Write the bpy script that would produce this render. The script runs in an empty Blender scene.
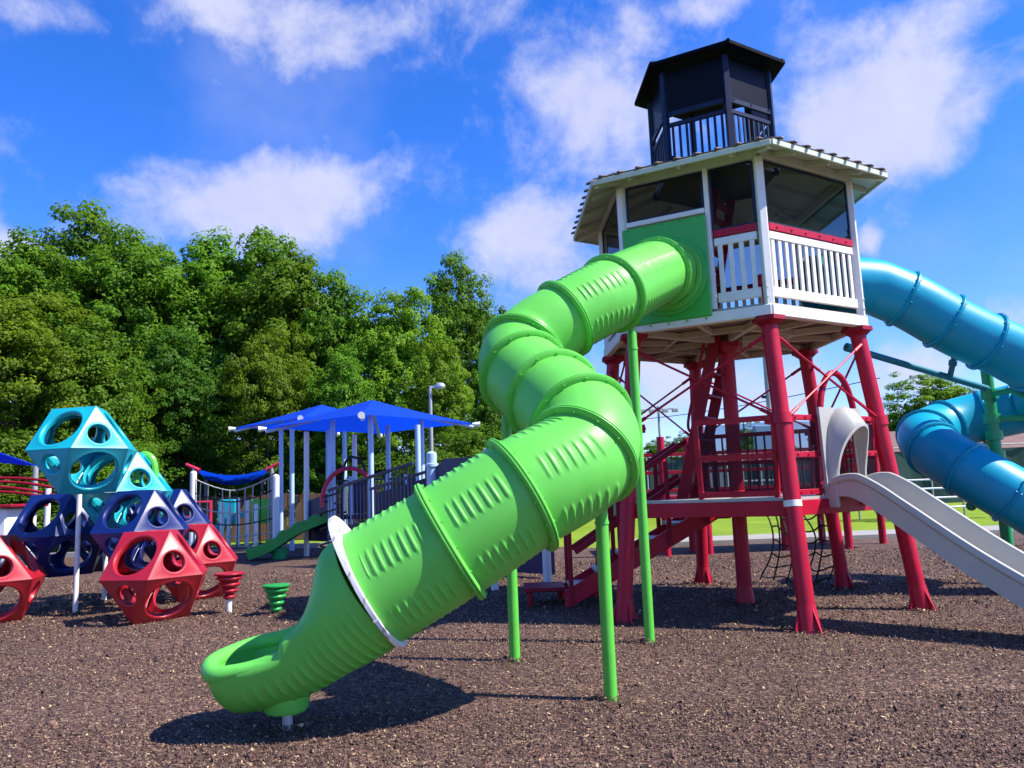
import bpy, math, random
import numpy as np
from math import sin, cos, pi, radians, sqrt
from mathutils import Vector, Matrix

random.seed(7); RNG = np.random.default_rng(7)
SC = bpy.context.scene
COL = SC.collection

# ------------------------------------------------------------------ camera
CAMH, FPX, PITCH, ROLL = 1.4, 771.0, 0.1349, 0.0376
_R = Vector((1, 0, 0)); _U = Vector((0, -sin(PITCH), cos(PITCH))); _F = Vector((0, cos(PITCH), sin(PITCH)))
RIGHT = cos(ROLL)*_R - sin(ROLL)*_U
UP = sin(ROLL)*_R + cos(ROLL)*_U
cam = bpy.data.cameras.new('camera'); camo = bpy.data.objects.new('camera', cam); COL.objects.link(camo)
cam.sensor_width = 36; cam.lens = FPX/1024*36; cam.clip_end = 2000; cam.clip_start = .05
camo.matrix_world = Matrix(((RIGHT.x, UP.x, -_F.x, 0), (RIGHT.y, UP.y, -_F.y, 0), (RIGHT.z, UP.z, -_F.z, CAMH), (0, 0, 0, 1)))
SC.camera = camo
def ray(px, py):
    return RIGHT*((px-512)/FPX) + UP*((384-py)/FPX) + _F
def at(px, py, Y):                       # measured pixel + real depth -> world point
    d = ray(px, py); k = Y/d.y
    return Vector((d.x*k, Y, CAMH+d.z*k))
def gp(px, py, z=0.0):                   # point of the ground seen at a pixel
    d = ray(px, py); k = (z-CAMH)/d.z
    return Vector((d.x*k, d.y*k, z))

# ------------------------------------------------------------------ materials
def newmat(name):
    m = bpy.data.materials.new(name); m.use_nodes = True
    nt = m.node_tree; b = nt.nodes['Principled BSDF']
    return m, nt, b
def N(nt, t, **kw):
    n = nt.nodes.new(t)
    for k, v in kw.items():
        if k in n.inputs: n.inputs[k].default_value = v
        else: setattr(n, k, v)
    return n
def plain(name, col, rough=.4, var=.12, scale=3.0, spec=.5, bump=0.0, bscale=60, coat=0.0, metal=0.0, dirt=0.0, bevel=0.0):
    """paint / plastic: base colour with faint uneven tone, uneven gloss and a little bump"""
    m, nt, b = newmat(name)
    tc = N(nt, 'ShaderNodeTexCoord')
    no = N(nt, 'ShaderNodeTexNoise', Scale=scale, Detail=6.0, Roughness=.65)
    nt.links.new(tc.outputs['Object'], no.inputs['Vector'])
    mp = N(nt, 'ShaderNodeMapRange'); mp.inputs['From Min'].default_value = .3; mp.inputs['From Max'].default_value = .7
    mp.inputs['To Min'].default_value = 1-var; mp.inputs['To Max'].default_value = 1+var
    nt.links.new(no.outputs['Fac'], mp.inputs['Value'])
    mx = N(nt, 'ShaderNodeVectorMath', operation='SCALE'); mx.inputs[0].default_value = col
    nt.links.new(mp.outputs['Result'], mx.inputs['Scale'])
    out = mx.outputs['Vector']
    if dirt:
        n3 = N(nt, 'ShaderNodeTexNoise', Scale=scale*3.1, Detail=8.0, Roughness=.75)
        nt.links.new(tc.outputs['Object'], n3.inputs['Vector'])
        rp = N(nt, 'ShaderNodeMapRange'); rp.inputs['From Min'].default_value = .55; rp.inputs['From Max'].default_value = .8
        rp.inputs['To Min'].default_value = 0; rp.inputs['To Max'].default_value = dirt
        nt.links.new(n3.outputs['Fac'], rp.inputs['Value'])
        mm = N(nt, 'ShaderNodeMix', data_type='RGBA'); mm.inputs[7].default_value = (.16, .13, .10, 1)
        nt.links.new(rp.outputs['Result'], mm.inputs[0]); nt.links.new(out, mm.inputs[6]); out = mm.outputs[2]
    nt.links.new(out, b.inputs['Base Color'])
    r2 = N(nt, 'ShaderNodeMapRange'); r2.inputs['To Min'].default_value = rough*.8; r2.inputs['To Max'].default_value = min(1, rough*1.25)
    n2 = N(nt, 'ShaderNodeTexNoise', Scale=scale*4, Detail=4.0)
    nt.links.new(tc.outputs['Object'], n2.inputs['Vector'])
    nt.links.new(n2.outputs['Fac'], r2.inputs['Value']); nt.links.new(r2.outputs['Result'], b.inputs['Roughness'])
    b.inputs['Specular IOR Level'].default_value = spec; b.inputs['Metallic'].default_value = metal
    b.inputs['Coat Weight'].default_value = coat; b.inputs['Coat Roughness'].default_value = .12
    if bevel:
        bv = N(nt, 'ShaderNodeBevel'); bv.samples = 4; bv.inputs['Radius'].default_value = bevel
        nt.links.new(bv.outputs[0], b.inputs['Normal'])
    if bump:
        nb = N(nt, 'ShaderNodeTexNoise', Scale=bscale, Detail=3.0)
        nt.links.new(tc.outputs['Object'], nb.inputs['Vector'])
        bp = N(nt, 'ShaderNodeBump', Strength=bump, Distance=.01)
        nt.links.new(nb.outputs['Fac'], bp.inputs['Height']); nt.links.new(bp.outputs['Normal'], b.inputs['Normal'])
    return m
def screen(name, col, trans=.5, tint=(.8, .8, .8)):
    """perforated metal / smoked pane: part of the light passes straight through"""
    m, nt, b = newmat(name)
    b.inputs['Base Color'].default_value = (*col, 1); b.inputs['Roughness'].default_value = .4; b.inputs['Specular IOR Level'].default_value = .2
    tr = N(nt, 'ShaderNodeBsdfTransparent'); tr.inputs['Color'].default_value = (*tint, 1)
    mx = N(nt, 'ShaderNodeMixShader'); mx.inputs[0].default_value = trans
    nt.links.new(b.outputs[0], mx.inputs[1]); nt.links.new(tr.outputs[0], mx.inputs[2])
    nt.links.new(mx.outputs[0], nt.nodes['Material Output'].inputs['Surface'])
    return m

M = {}
M['green'] = plain('green_plastic', (.125, .53, .07), .42, .08, 2.5, spec=.35, bump=.05, bscale=220, dirt=.20)
M['green_panel'] = plain('green_panel', (.045, .43, .055), .4, .08, 4)
M['green_paint'] = plain('green_paint', (.10, .50, .05), .4, .08, 5)
M['leafgreen'] = plain('green_slide_plastic', (.02, .30, .05), .4, .1, 5)
M['teal_green'] = plain('teal_green_paint', (.015, .30, .11), .4, .12, 6)
M['blue'] = plain('blue_plastic', (.0, .32, .47), .38, .08, 2.5, bump=.04, bscale=220, spec=.35)
M['teal_paint'] = plain('teal_paint', (.01, .19, .25), .4, .1, 5)
M['red'] = plain('red_paint', (.43, .005, .028), .42, .16, 4, spec=.3, dirt=.10)
M['darkred'] = plain('dark_red_paint', (.27, .005, .020), .5, .15, 6, spec=.25)
M['white'] = plain('white_paint', (.78, .76, .70), .42, .08, 5, dirt=.26)
M['soffit'] = plain('soffit_paint', (.52, .58, .43), .6, .08, 3, dirt=.1)
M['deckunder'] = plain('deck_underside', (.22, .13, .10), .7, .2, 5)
M['beam'] = plain('beige_beam', (.52, .44, .33), .6, .12, 4, dirt=.15)
M['roofmetal'] = plain('brown_metal_roof', (.13, .10, .085), .5, .15, 4, metal=.3)
M['navytower'] = plain('dark_navy_paint', (.006, .013, .040), .42, .2, 5, spec=.3)
M['navyroof'] = plain('black_navy_roof', (.004, .005, .011), .7, .2, 4, spec=.05)
M['meshdark'] = screen('dark_perforated_metal', (.003, .004, .010), .30, (.6, .6, .6))
M['meshgrey'] = screen('grey_perforated_screen', (.02, .022, .02), .87, (.78, .78, .76))
M['smoke'] = screen('smoked_pane', (.02, .02, .03), .78, (.72, .78, .85))
M['grey_plastic'] = plain('grey_plastic', (.42, .405, .355), .38, .05, 3, bump=.03, bscale=200, dirt=.08)
M['steel'] = plain('galvanised_steel', (.55, .57, .6), .35, .12, 8, metal=.6)
M['pole_blue'] = plain('pale_blue_post_paint', (.40, .56, .72), .4, .08, 4)
M['pole_white'] = plain('off_white_post_paint', (.74, .74, .70), .4, .07, 4)
M['rope'] = plain('black_rope', (.02, .02, .022), .85, .2, 40)
M['rope_pale'] = plain('pale_rope', (.42, .40, .36), .85, .2, 40)
M['podred'] = plain('red_pod_plastic', (.38, .008, .02), .37, .07, 3, spec=.62, bevel=.016, dirt=.08)
M['podnavy'] = plain('navy_pod_plastic', (.002, .014, .12), .34, .08, 3, spec=.62, bevel=.016)
M['podteal'] = plain('teal_pod_plastic', (.003, .36, .43), .37, .07, 3, spec=.62, bevel=.016, dirt=.08)
M['canopy'] = plain('blue_shade_cloth', (.004, .065, .60), .75, .1, 2, spec=.2)
M['navypanel'] = plain('navy_panel', (.012, .016, .075), .45, .2, 2)
M['bluerail'] = plain('dark_navy_railing', (.010, .013, .045), .4, .2, 5)
M['wood'] = plain('fence_wood', (.16, .085, .045), .8, .3, 2)
M['kerb'] = plain('concrete', (.30, .28, .25), .85, .12, 2, bump=.2, bscale=40)
M['brick'] = plain('brown_brick', (.20, .10, .075), .85, .25, 4)
M['shingle'] = plain('brown_shingle', (.17, .095, .08), .85, .25, 3)
M['windscreen'] = plain('green_windscreen', (.010, .048, .038), .7, .25, .8)
M['galv'] = plain('grey_pole', (.30, .31, .32), .5, .15, 3)
M['bark'] = plain('bark', (.075, .055, .04), .9, .35, 4, bump=.6, bscale=20)
M['asphalt'] = plain('asphalt', (.05, .05, .052), .9, .2, 3)
M['orange'] = plain('orange_plastic', (.6, .16, .02), .4)
M['pink'] = plain('pink_red_plastic', (.5, .02, .06), .4)

def cloth(m, col):
    nt = m.node_tree; b = nt.nodes['Principled BSDF']; tl = N(nt, 'ShaderNodeBsdfTranslucent'); tl.inputs['Color'].default_value = (*col, 1)
    ms = N(nt, 'ShaderNodeMixShader'); ms.inputs[0].default_value = .42
    nt.links.new(b.outputs[0], ms.inputs[1]); nt.links.new(tl.outputs[0], ms.inputs[2]); nt.links.new(ms.outputs[0], nt.nodes['Material Output'].inputs['Surface'])
cloth(M['canopy'], (.003, .065, .75))
def shade_disc():
    m, nt, b = newmat('white_scuffed_plate')
    tc = N(nt, 'ShaderNodeTexCoord')
    w = N(nt, 'ShaderNodeTexWave', Scale=3.0, Distortion=14.0, Detail=3.0)
    nt.links.new(tc.outputs['Object'], w.inputs['Vector'])
    cr = N(nt, 'ShaderNodeValToRGB'); cr.color_ramp.elements[0].position = .0; cr.color_ramp.elements[0].color = (.35, .34, .33, 1)
    cr.color_ramp.elements[1].position = .10; cr.color_ramp.elements[1].color = (.74, .74, .73, 1)
    nt.links.new(w.outputs['Fac'], cr.inputs[0]); nt.links.new(cr.outputs[0], b.inputs['Base Color'])
    b.inputs['Roughness'].default_value = .5
    return m
M['disc'] = shade_disc()

def leafmat(name, c1, c2):
    m, nt, b = newmat(name)
    at_ = N(nt, 'ShaderNodeAttribute', attribute_name='tint')
    oi = N(nt, 'ShaderNodeObjectInfo')
    mx = N(nt, 'ShaderNodeMix', data_type='RGBA'); mx.inputs[6].default_value = (*c1, 1); mx.inputs[7].default_value = (*c2, 1)
    nt.links.new(at_.outputs['Fac'], mx.inputs[0])
    hs = N(nt, 'ShaderNodeHueSaturation')
    mr = N(nt, 'ShaderNodeMapRange'); mr.inputs['To Min'].default_value = .8; mr.inputs['To Max'].default_value = 1.2
    nt.links.new(oi.outputs['Random'], mr.inputs['Value']); nt.links.new(mr.outputs[0], hs.inputs['Value'])
    mh = N(nt, 'ShaderNodeMapRange'); mh.inputs['To Min'].default_value = .495; mh.inputs['To Max'].default_value = .515
    nt.links.new(oi.outputs['Random'], mh.inputs['Value']); nt.links.new(mh.outputs[0], hs.inputs['Hue'])
    nt.links.new(mx.outputs[2], hs.inputs['Color'])
    nt.links.new(hs.outputs[0], b.inputs['Base Color']); b.inputs['Roughness'].default_value = .5
    b.inputs['Specular IOR Level'].default_value = .18
    tl = N(nt, 'ShaderNodeBsdfTranslucent'); nt.links.new(hs.outputs[0], tl.inputs['Color'])
    ms = N(nt, 'ShaderNodeMixShader'); ms.inputs[0].default_value = .5
    nt.links.new(b.outputs[0], ms.inputs[1]); nt.links.new(tl.outputs[0], ms.inputs[2])
    nt.links.new(ms.outputs[0], nt.nodes['Material Output'].inputs['Surface'])
    return m
M['leaf'] = leafmat('broad_leaf', (.052, .14, .009), (.19, .34, .018))
M['leaf2'] = leafmat('yellow_green_leaf', (.08, .17, .008), (.25, .38, .018))
M['leaf3'] = leafmat('dark_leaf', (.036, .115, .010), (.125, .26, .020))
M['grassblade'] = leafmat('grass_blade', (.06, .12, .015), (.13, .21, .025))

def mulch_mat():
    m, nt, b = newmat('rubber_mulch')
    tc = N(nt, 'ShaderNodeTexCoord')
    nz = N(nt, 'ShaderNodeTexNoise', Scale=30.0, Detail=2.0)
    nt.links.new(tc.outputs['Object'], nz.inputs['Vector'])
    ad = N(nt, 'ShaderNodeMix', data_type='VECTOR'); ad.inputs[0].default_value = .02
    nt.links.new(tc.outputs['Object'], ad.inputs[4]); nt.links.new(nz.outputs['Color'], ad.inputs[5])
    mp = N(nt, 'ShaderNodeMapping'); mp.inputs['Scale'].default_value = (58, 66, 60)
    nt.links.new(ad.outputs[1], mp.inputs['Vector'])
    vo = N(nt, 'ShaderNodeTexVoronoi', Scale=1.0)
    nt.links.new(mp.outputs[0], vo.inputs['Vector'])
    sep = N(nt, 'ShaderNodeSeparateColor'); nt.links.new(vo.outputs['Color'], sep.inputs[0])
    cr = N(nt, 'ShaderNodeValToRGB'); e = cr.color_ramp.elements
    e[0].position = 0; e[0].color = (.020, .012, .008, 1); e[1].position = 1; e[1].color = (.36, .25, .14, 1)
    for p, c in ((.35, (.072, .038, .029, 1)), (.7, (.13, .073, .054, 1)), (.88, (.18, .10, .07, 1))):
        x = e.new(p); x.color = c
    nt.links.new(sep.outputs[0], cr.inputs[0])
    big = N(nt, 'ShaderNodeTexNoise', Scale=.45, Detail=6.0, Roughness=.6)
    nt.links.new(tc.outputs['Object'], big.inputs['Vector'])
    br = N(nt, 'ShaderNodeMapRange'); br.inputs['From Min'].default_value = .3; br.inputs['From Max'].default_value = .7
    br.inputs['To Min'].default_value = .72; br.inputs['To Max'].default_value = 1.25
    nt.links.new(big.outputs['Fac'], br.inputs['Value'])
    sc = N(nt, 'ShaderNodeVectorMath', operation='SCALE'); nt.links.new(cr.outputs[0], sc.inputs[0]); nt.links.new(br.outputs[0], sc.inputs['Scale'])
    nt.links.new(sc.outputs[0], b.inputs['Base Color']); b.inputs['Roughness'].default_value = .8
    b.inputs['Specular IOR Level'].default_value = .3
    bp = N(nt, 'ShaderNodeBump', Strength=.9, Distance=.02)
    nt.links.new(sep.outputs[1], bp.inputs['Height']); nt.links.new(bp.outputs[0], b.inputs['Normal'])
    return m
M['mulch'] = mulch_mat()
def chip_mat():
    m, nt, b = newmat('mulch_chip')
    a = N(nt, 'ShaderNodeAttribute', attribute_name='tint')
    cr = N(nt, 'ShaderNodeValToRGB'); e = cr.color_ramp.elements
    e[0].position = 0; e[0].color = (.018, .009, .008, 1); e[1].position = 1; e[1].color = (.66, .50, .26, 1)
    for p, c in ((.5, (.120, .063, .048, 1)), (.8, (.195, .112, .080, 1)), (.93, (.40, .27, .15, 1))):
        x = e.new(p); x.color = c
    nt.links.new(a.outputs['Fac'], cr.inputs[0]); nt.links.new(cr.outputs[0], b.inputs['Base Color'])
    b.inputs['Roughness'].default_value = .75; b.inputs['Specular IOR Level'].default_value = .35
    return m
M['chip'] = chip_mat()
def grass_mat():
    m, nt, b = newmat('lawn_grass')
    tc = N(nt, 'ShaderNodeTexCoord')
    n1 = N(nt, 'ShaderNodeTexNoise', Scale=.35, Detail=8.0, Roughness=.7)
    nt.links.new(tc.outputs['Object'], n1.inputs['Vector'])
    cr = N(nt, 'ShaderNodeValToRGB'); e = cr.color_ramp.elements
    e[0].position = .3; e[0].color = (.11, .20, .015, 1); e[1].position = .75; e[1].color = (.26, .34, .03, 1)
    nt.links.new(n1.outputs['Fac'], cr.inputs[0]); nt.links.new(cr.outputs[0], b.inputs['Base Color'])
    b.inputs['Roughness'].default_value = .9; b.inputs['Specular IOR Level'].default_value = .1
    n2 = N(nt, 'ShaderNodeTexNoise', Scale=30.0, Detail=4.0); nt.links.new(tc.outputs['Object'], n2.inputs['Vector'])
    bp = N(nt, 'ShaderNodeBump', Strength=.6, Distance=.04); nt.links.new(n2.outputs['Fac'], bp.inputs['Height'])
    nt.links.new(bp.outputs[0], b.inputs['Normal'])
    return m
M['grass'] = grass_mat()

# ------------------------------------------------------------------ mesh helpers
def V(*a): return Vector(a)
class MB:
    def __init__(s): s.v = []; s.f = []
    def add(s, vs, fs):
        o = len(s.v); s.v += [tuple(v) for v in vs]; s.f += [tuple(i+o for i in f) for f in fs]; return s
    def box(s, c, size, ax=None, bev=0.0):
        """box at c; ax = (ux, uy, uz) axes; edges bevelled by bev"""
        c = Vector(c); ux, uy, uz = ax if ax else (V(1, 0, 0), V(0, 1, 0), V(0, 0, 1))
        hx, hy, hz = size[0]/2, size[1]/2, size[2]/2
        b = min(bev, .45*min(size))
        if b <= 0:
            P = [c+ux*(sx*hx)+uy*(sy*hy)+uz*(sz*hz) for sz in (-1, 1) for sy in (-1, 1) for sx in (-1, 1)]
            return s.add(P, [(0, 2, 3, 1), (4, 5, 7, 6), (0, 1, 5, 4), (2, 6, 7, 3), (0, 4, 6, 2), (1, 3, 7, 5)])
        rings = []
        for (z, k) in ((-hz, b), (-hz+b, 0), (hz-b, 0), (hz, b)):
            x, y = hx-k, hy-k
            q = b if k == 0 else 0.0
            if k == 0: pts = [(-x+q, -y), (x-q, -y), (x, -y+q), (x, y-q), (x-q, y), (-x+q, y), (-x, y-q), (-x, -y+q)]
            else: pts = [(-x, -y), (x, -y), (x, -y), (x, y), (x, y), (-x, y), (-x, y), (-x, -y)]
            rings.append([c+ux*px+uy*py+uz*z for px, py in pts])
        return s.loft(rings, caps=True)
    def loft(s, rings, caps=True, closed=True):
        n = len(rings[0]); vs = [p for r in rings for p in r]; fs = []
        for i in range(len(rings)-1):
            for j in range(n if closed else n-1):
                k = (j+1) % n
                fs.append((i*n+j, i*n+k, (i+1)*n+k, (i+1)*n+j))
        if caps and closed:
            fs.append(tuple(reversed(range(n)))); fs.append(tuple((len(rings)-1)*n+j for j in range(n)))
        return s.add(vs, fs)
    def tube(s, p, q, r, r2=None, n=12):
        p, q = Vector(p), Vector(q); r2 = r if r2 is None else r2
        d = (q-p).normalized(); a = d.orthogonal().normalized(); b = d.cross(a)
        return s.loft([[p+(a*cos(2*pi*i/n)+b*sin(2*pi*i/n))*r for i in range(n)], [q+(a*cos(2*pi*i/n)+b*sin(2*pi*i/n))*r2 for i in range(n)]])
    def path(s, pts, r, n=8, closed=False):
        pts = [Vector(p) for p in pts]; m = len(pts); rr = r if isinstance(r, (list, tuple)) else [r]*m
        rings = []; a = None
        for i, p in enumerate(pts):
            if closed: t = (pts[(i+1) % m]-pts[i-1]).normalized()
            else: t = (pts[min(i+1, m-1)]-pts[max(i-1, 0)]).normalized()
            a = t.orthogonal().normalized() if a is None else (a-t*a.dot(t)).normalized()
            b = t.cross(a)
            rings.append([p+(a*cos(2*pi*k/n)+b*sin(2*pi*k/n))*rr[i] for k in range(n)])
        if closed: rings.append(rings[0]); return s.loft(rings, caps=False)
        return s.loft(rings)
    def lathe(s, prof, c, n=20, caps=True):
        c = Vector(c)
        return s.loft([[c+V(r*cos(2*pi*i/n), r*sin(2*pi*i/n), z) for i in range(n)] for r, z in prof], caps=caps)
    def prism(s, poly, d):
        """polygon (3-D points) extruded by vector d"""
        d = Vector(d); n = len(poly); P = [Vector(p) for p in poly]
        return s.add(P+[p+d for p in P], [tuple(reversed(range(n))), tuple(range(n, 2*n))]+[(i, (i+1) % n, (i+1) % n+n, i+n) for i in range(n)])
    def bar(s, p, q, w, h, up=None, bev=.004):
        """rectangular bar from p to q; w sideways, h along up"""
        p, q = Vector(p), Vector(q); d = (q-p); L = d.length; d.normalize()
        up = Vector(up) if up else V(0, 0, 1)
        sd = d.cross(up)
        if sd.length < 1e-4: sd = d.orthogonal()
        sd.normalize(); u = sd.cross(d).normalized()
        return s.box((p+q)/2, (L, w, h), (d, sd, u), bev)
    def sphere(s, c, r, n=10, sc=(1, 1, 1)):
        rings = [[Vector(c)+V(r*sc[0]*sin(t)*cos(2*pi*i/n), r*sc[1]*sin(t)*sin(2*pi*i/n), r*sc[2]*cos(t)) for i in range(n)] for t in [pi*(k+.02)/(n//2+.04) for k in range(n//2+1)]]
        return s.loft(rings)
    def build(s, name, mat, parent=None, smooth=None, recalc=True):
        P = np.array([tuple(v) for v in s.v], dtype=float)
        o_ = (P.min(0)+P.max(0))/2; o_[2] = P[:, 2].min()
        me = bpy.data.meshes.new(name); me.from_pydata((P-o_).tolist(), [], s.f)
        me.materials.append(M[mat] if isinstance(mat, str) else mat)
        if recalc:
            import bmesh
            bm = bmesh.new(); bm.from_mesh(me); bmesh.ops.recalc_face_normals(bm, faces=bm.faces); bm.to_mesh(me); bm.free()
        me.shade_smooth()
        if smooth is not True: me.set_sharp_from_angle(angle=radians(smooth or 35))
        o = bpy.data.objects.new(name, me); COL.objects.link(o)
        o.location = o_
        if parent is not None:
            o.parent = parent
            base = Vector((0, 0, 0)); q = parent
            while q is not None: base = base+q.location; q = q.parent
            o.location = Vector(o_)-base
        return o
def tag(o, label=None, cat=None, group=None, kind=None):
    if label: o['label'] = label
    if cat: o['category'] = cat
    if group: o['group'] = group
    if kind: o['kind'] = kind
    return o
def thing(name, loc, label, cat, group=None):
    o = bpy.data.objects.new(name, None); COL.objects.link(o); o.location = loc; o.empty_display_size = .2
    return tag(o, label, cat, group)
def copy_thing(src, label=None):
    """a copy of a thing, its parts and their sub-parts (mesh data shared)"""
    def rec(o, par):
        c = o.copy(); COL.objects.link(c); c.parent = par
        for ch in o.children: rec(ch, c)
        return c
    c = rec(src, None)
    if label: c['label'] = label
    return c
def catmull(P, n=12):
    P = [Vector(p) for p in P]; P = [P[0]*2-P[1]]+P+[P[-1]*2-P[-2]]; out = []
    for i in range(1, len(P)-2):
        a, b, c, d = P[i-1:i+3]
        for k in range(n):
            t = k/n
            out.append(.5*((2*b)+(c-a)*t+(2*a-5*b+4*c-d)*t*t+(3*b-a-3*c+d)*t**3))
    out.append(P[-2]); return out

# ------------------------------------------------------------------ ground
def sheet(name, poly, z, mat, label=None):
    mb = MB(); mb.add([(x, y, 0) for x, y in poly], [tuple(range(len(poly)))])
    me = bpy.data.meshes.new(name); me.from_pydata([(x, y, 0) for x, y in poly], [], [tuple(range(len(poly)))])
    me.materials.append(M[mat]); o = bpy.data.objects.new(name, me); COL.objects.link(o); o.location.z = z
    return tag(o, kind='structure')
sheet('ground', [(-600, -300), (600, -300), (600, 900), (-600, 900)], -.02, 'grass')
MEDGE = [(-60, -40), (60, -40), (60, 17.6), (2, 17.6), (-2, 21.5), (-30, 21.5), (-60, 23)]
sheet('mulch_bed', MEDGE, 0, 'mulch')
mb = MB(); mb.box((31.5, 18.3, .035), (58, 1.35, .11), bev=.012)
tag(mb.build('footpath', 'kerb'), kind='structure')
mb = MB(); mb.bar((-28, 21.6, .05), (-2, 21.6, .05), .16, .14)
tag(mb.build('kerb', 'kerb'), kind='structure')

MOUNDS = []
def chips():
    """loose rubber mulch chips lying on the bed"""
    pts = []
    for (y0, y1, dens) in ((3.3, 5.2, 4200), (5.2, 7.5, 2600), (7.5, 10.5, 1300), (10.5, 15, 500)):
        x0, x1 = -.72*y1-.5, .75*y1+.5
        n = int((x1-x0)*(y1-y0)*dens)
        x = RNG.uniform(x0, x1, n); y = RNG.uniform(y0, y1, n); k = np.abs(x) < .72*y+.6
        pts.append(np.stack([x[k], y[k]], 1))
    lift = [np.zeros(sum(len(q) for q in pts))]
    for (mx, my, mr) in MOUNDS:
        q = RNG.normal(0, mr*.75, (520, 2)); rr = np.hypot(q[:, 0], q[:, 1]); q = q[rr > mr*.35]; rr = rr[rr > mr*.35]
        pts.append(q+np.array([mx, my])); lift.append(RNG.uniform(0, 1, len(q))*.038*np.exp(-(rr/mr)**2))
    lift = np.concatenate(lift)
    p = np.concatenate(pts); n = len(p)
    far = np.where(p[:, 1] < 5.2, 1.0, np.clip(p[:, 1]/6.5, .8, 1.8))*np.where(RNG.uniform(size=n) < .06, 1.6, 1)*.84
    L = RNG.lognormal(-4.38, .36, n)*far; W = L*RNG.uniform(.25, .6, n); T = W*RNG.uniform(.3, .8, n)
    yaw = RNG.uniform(0, 2*pi, n); tilt = RNG.normal(0, .48, n)
    ax = np.stack([np.cos(yaw)*np.cos(tilt), np.sin(yaw)*np.cos(tilt), np.sin(tilt)], 1)
    ay = np.stack([-np.sin(yaw), np.cos(yaw), RNG.normal(0, .25, n)], 1); ay /= np.linalg.norm(ay, axis=1)[:, None]
    az = np.cross(ax, ay)
    z = T*.3+np.abs(np.sin(tilt))*L*.35+RNG.uniform(0, .008, n)+lift
    c = np.stack([p[:, 0], p[:, 1], z], 1)
    vs = []
    for sx, sy, sz in ((-1, -.5, -1), (-.6, 1, -1), (1, .6, -1), (.7, -1, -1), (-1, -.5, 1), (-.6, 1, 1), (1, .6, 1), (.7, -1, 1)):
        vs.append(c+ax*(L*sx*.5)[:, None]+ay*(W*sy*.5)[:, None]+az*(T*sz*.5)[:, None])
    vs = np.stack(vs, 1).reshape(-1, 3)
    f = np.array([(4, 7, 6, 5), (0, 4, 5, 1), (1, 5, 6, 2), (2, 6, 7, 3), (3, 7, 4, 0)])
    fs = (f[None]+8*np.arange(n)[:, None, None]).reshape(-1, 4)
    tint = np.repeat(RNG.beta(1.25, 1.4, n), 5)
    quadmesh('mulch_chips', vs, fs, tint, M['chip'], kind='stuff', flat=True)
def quadmesh(name, vs, fs, tint, mat, parent=None, kind=None, flat=True, link=True):
    me = bpy.data.meshes.new(name); nf = len(fs)
    me.vertices.add(len(vs)); me.vertices.foreach_set('co', np.asarray(vs, dtype=np.float32).ravel())
    me.loops.add(nf*4); me.loops.foreach_set('vertex_index', np.asarray(fs, dtype=np.int32).ravel())
    me.polygons.add(nf); me.polygons.foreach_set('loop_start', np.arange(0, nf*4, 4, dtype=np.int32))
    if tint is not None:
        a = me.attributes.new('tint', 'FLOAT', 'FACE'); a.data.foreach_set('value', np.asarray(tint, dtype=np.float32))
    me.update(calc_edges=True); me.materials.append(mat)
    if not link: return me
    o = bpy.data.objects.new(name, me); COL.objects.link(o)
    if parent: o.parent = parent
    if kind: o['kind'] = kind
    return o

# ------------------------------------------------------------------ lighthouse tower
CX, CY, ROT = 2.585, 9.119, radians(1.7)
def hx(k, r, z, off=0.0):
    a = ROT+k*pi/3+off
    return V(CX+r*sin(a), CY-r*cos(a), z)
ZD = 3.03          # underside of the upper deck fascia
tower = thing('play_tower', (CX, CY, 0), 'tall red and white playground tower shaped like a lighthouse with black top', 'play tower')
def tpart(mb, name, mat, smooth=None, parent=None): return mb.build(name, mat, parent or tower, smooth)
def colpt(k, z): return hx(k, 1.80-.36*z/3.0, z)
for k in range(6):
    mb = MB(); mb.tube(colpt(k, 0), colpt(k, 3.0), .082, n=20)
    c = tpart(mb, 'column', 'red')
    b0, ax = colpt(k, 0), (colpt(k, 1)-colpt(k, 0)).normalized()
    mb = MB(); mb.tube(b0-ax*.03, b0+ax*.24, .112, .085, n=20)
    for j in range(4):
        d = V(cos(j*pi/2+.4), sin(j*pi/2+.4), 0)
        mb.prism([b0+d*.08+V(0, 0, .01), b0+d*.165+V(0, 0, .01), b0+d*.07+ax*.26], d.cross(V(0, 0, 1))*.012)
    mb.build('foot', 'red', c)
    # capital below the deck corner: a flared bracket
    mb = MB(); t = colpt(k, 2.80)
    t = colpt(k, 2.93); mb.loft([[q+V(r_*cos(i*pi/3+.5), r_*sin(i*pi/3+.5), 0) for i in range(6)] for q, r_ in ((t, .085), (colpt(k, 2.975), .14), (colpt(k, 2.985), .165), (colpt(k, 3.03), .165))])
    mb.build('bracket', 'darkred', c)
    mb = MB(); q = colpt(k, 1.98); mb.tube(q-ax*.05, q+ax*.05, .098, n=20)
    for j in (-1, 1):
        w = (colpt((k+j) % 6, 2)-q).normalized(); mb.box(q+w*.12, (.09, .02, .09), (w, w.cross(V(0, 0, 1)).normalized(), V(0, 0, 1)), .004); mb.sphere(q+w*.155, .022, 8)
    mb.build('clamp', 'red', c)
    if k: continue
    mb = MB()
    q = colpt(k, 1.16); mb.tube(q-ax*.03, q+ax*.03, .085, n=20)
    mb.build('band', 'white', c)
mb = MB(); mb.tube((CX, CY, 0), (CX, CY, 3.05), .085, n=20); mb.tube((CX, CY, -.02), (CX, CY, .2), .12, .088, n=20)
tpart(mb, 'centre_column', 'red')
mb = MB(); mb.lathe([(.09, 2.90), (.19, 2.97), (.20, 3.03)], (CX, CY, 0), 6); tpart(mb, 'bracket', 'darkred')
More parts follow.
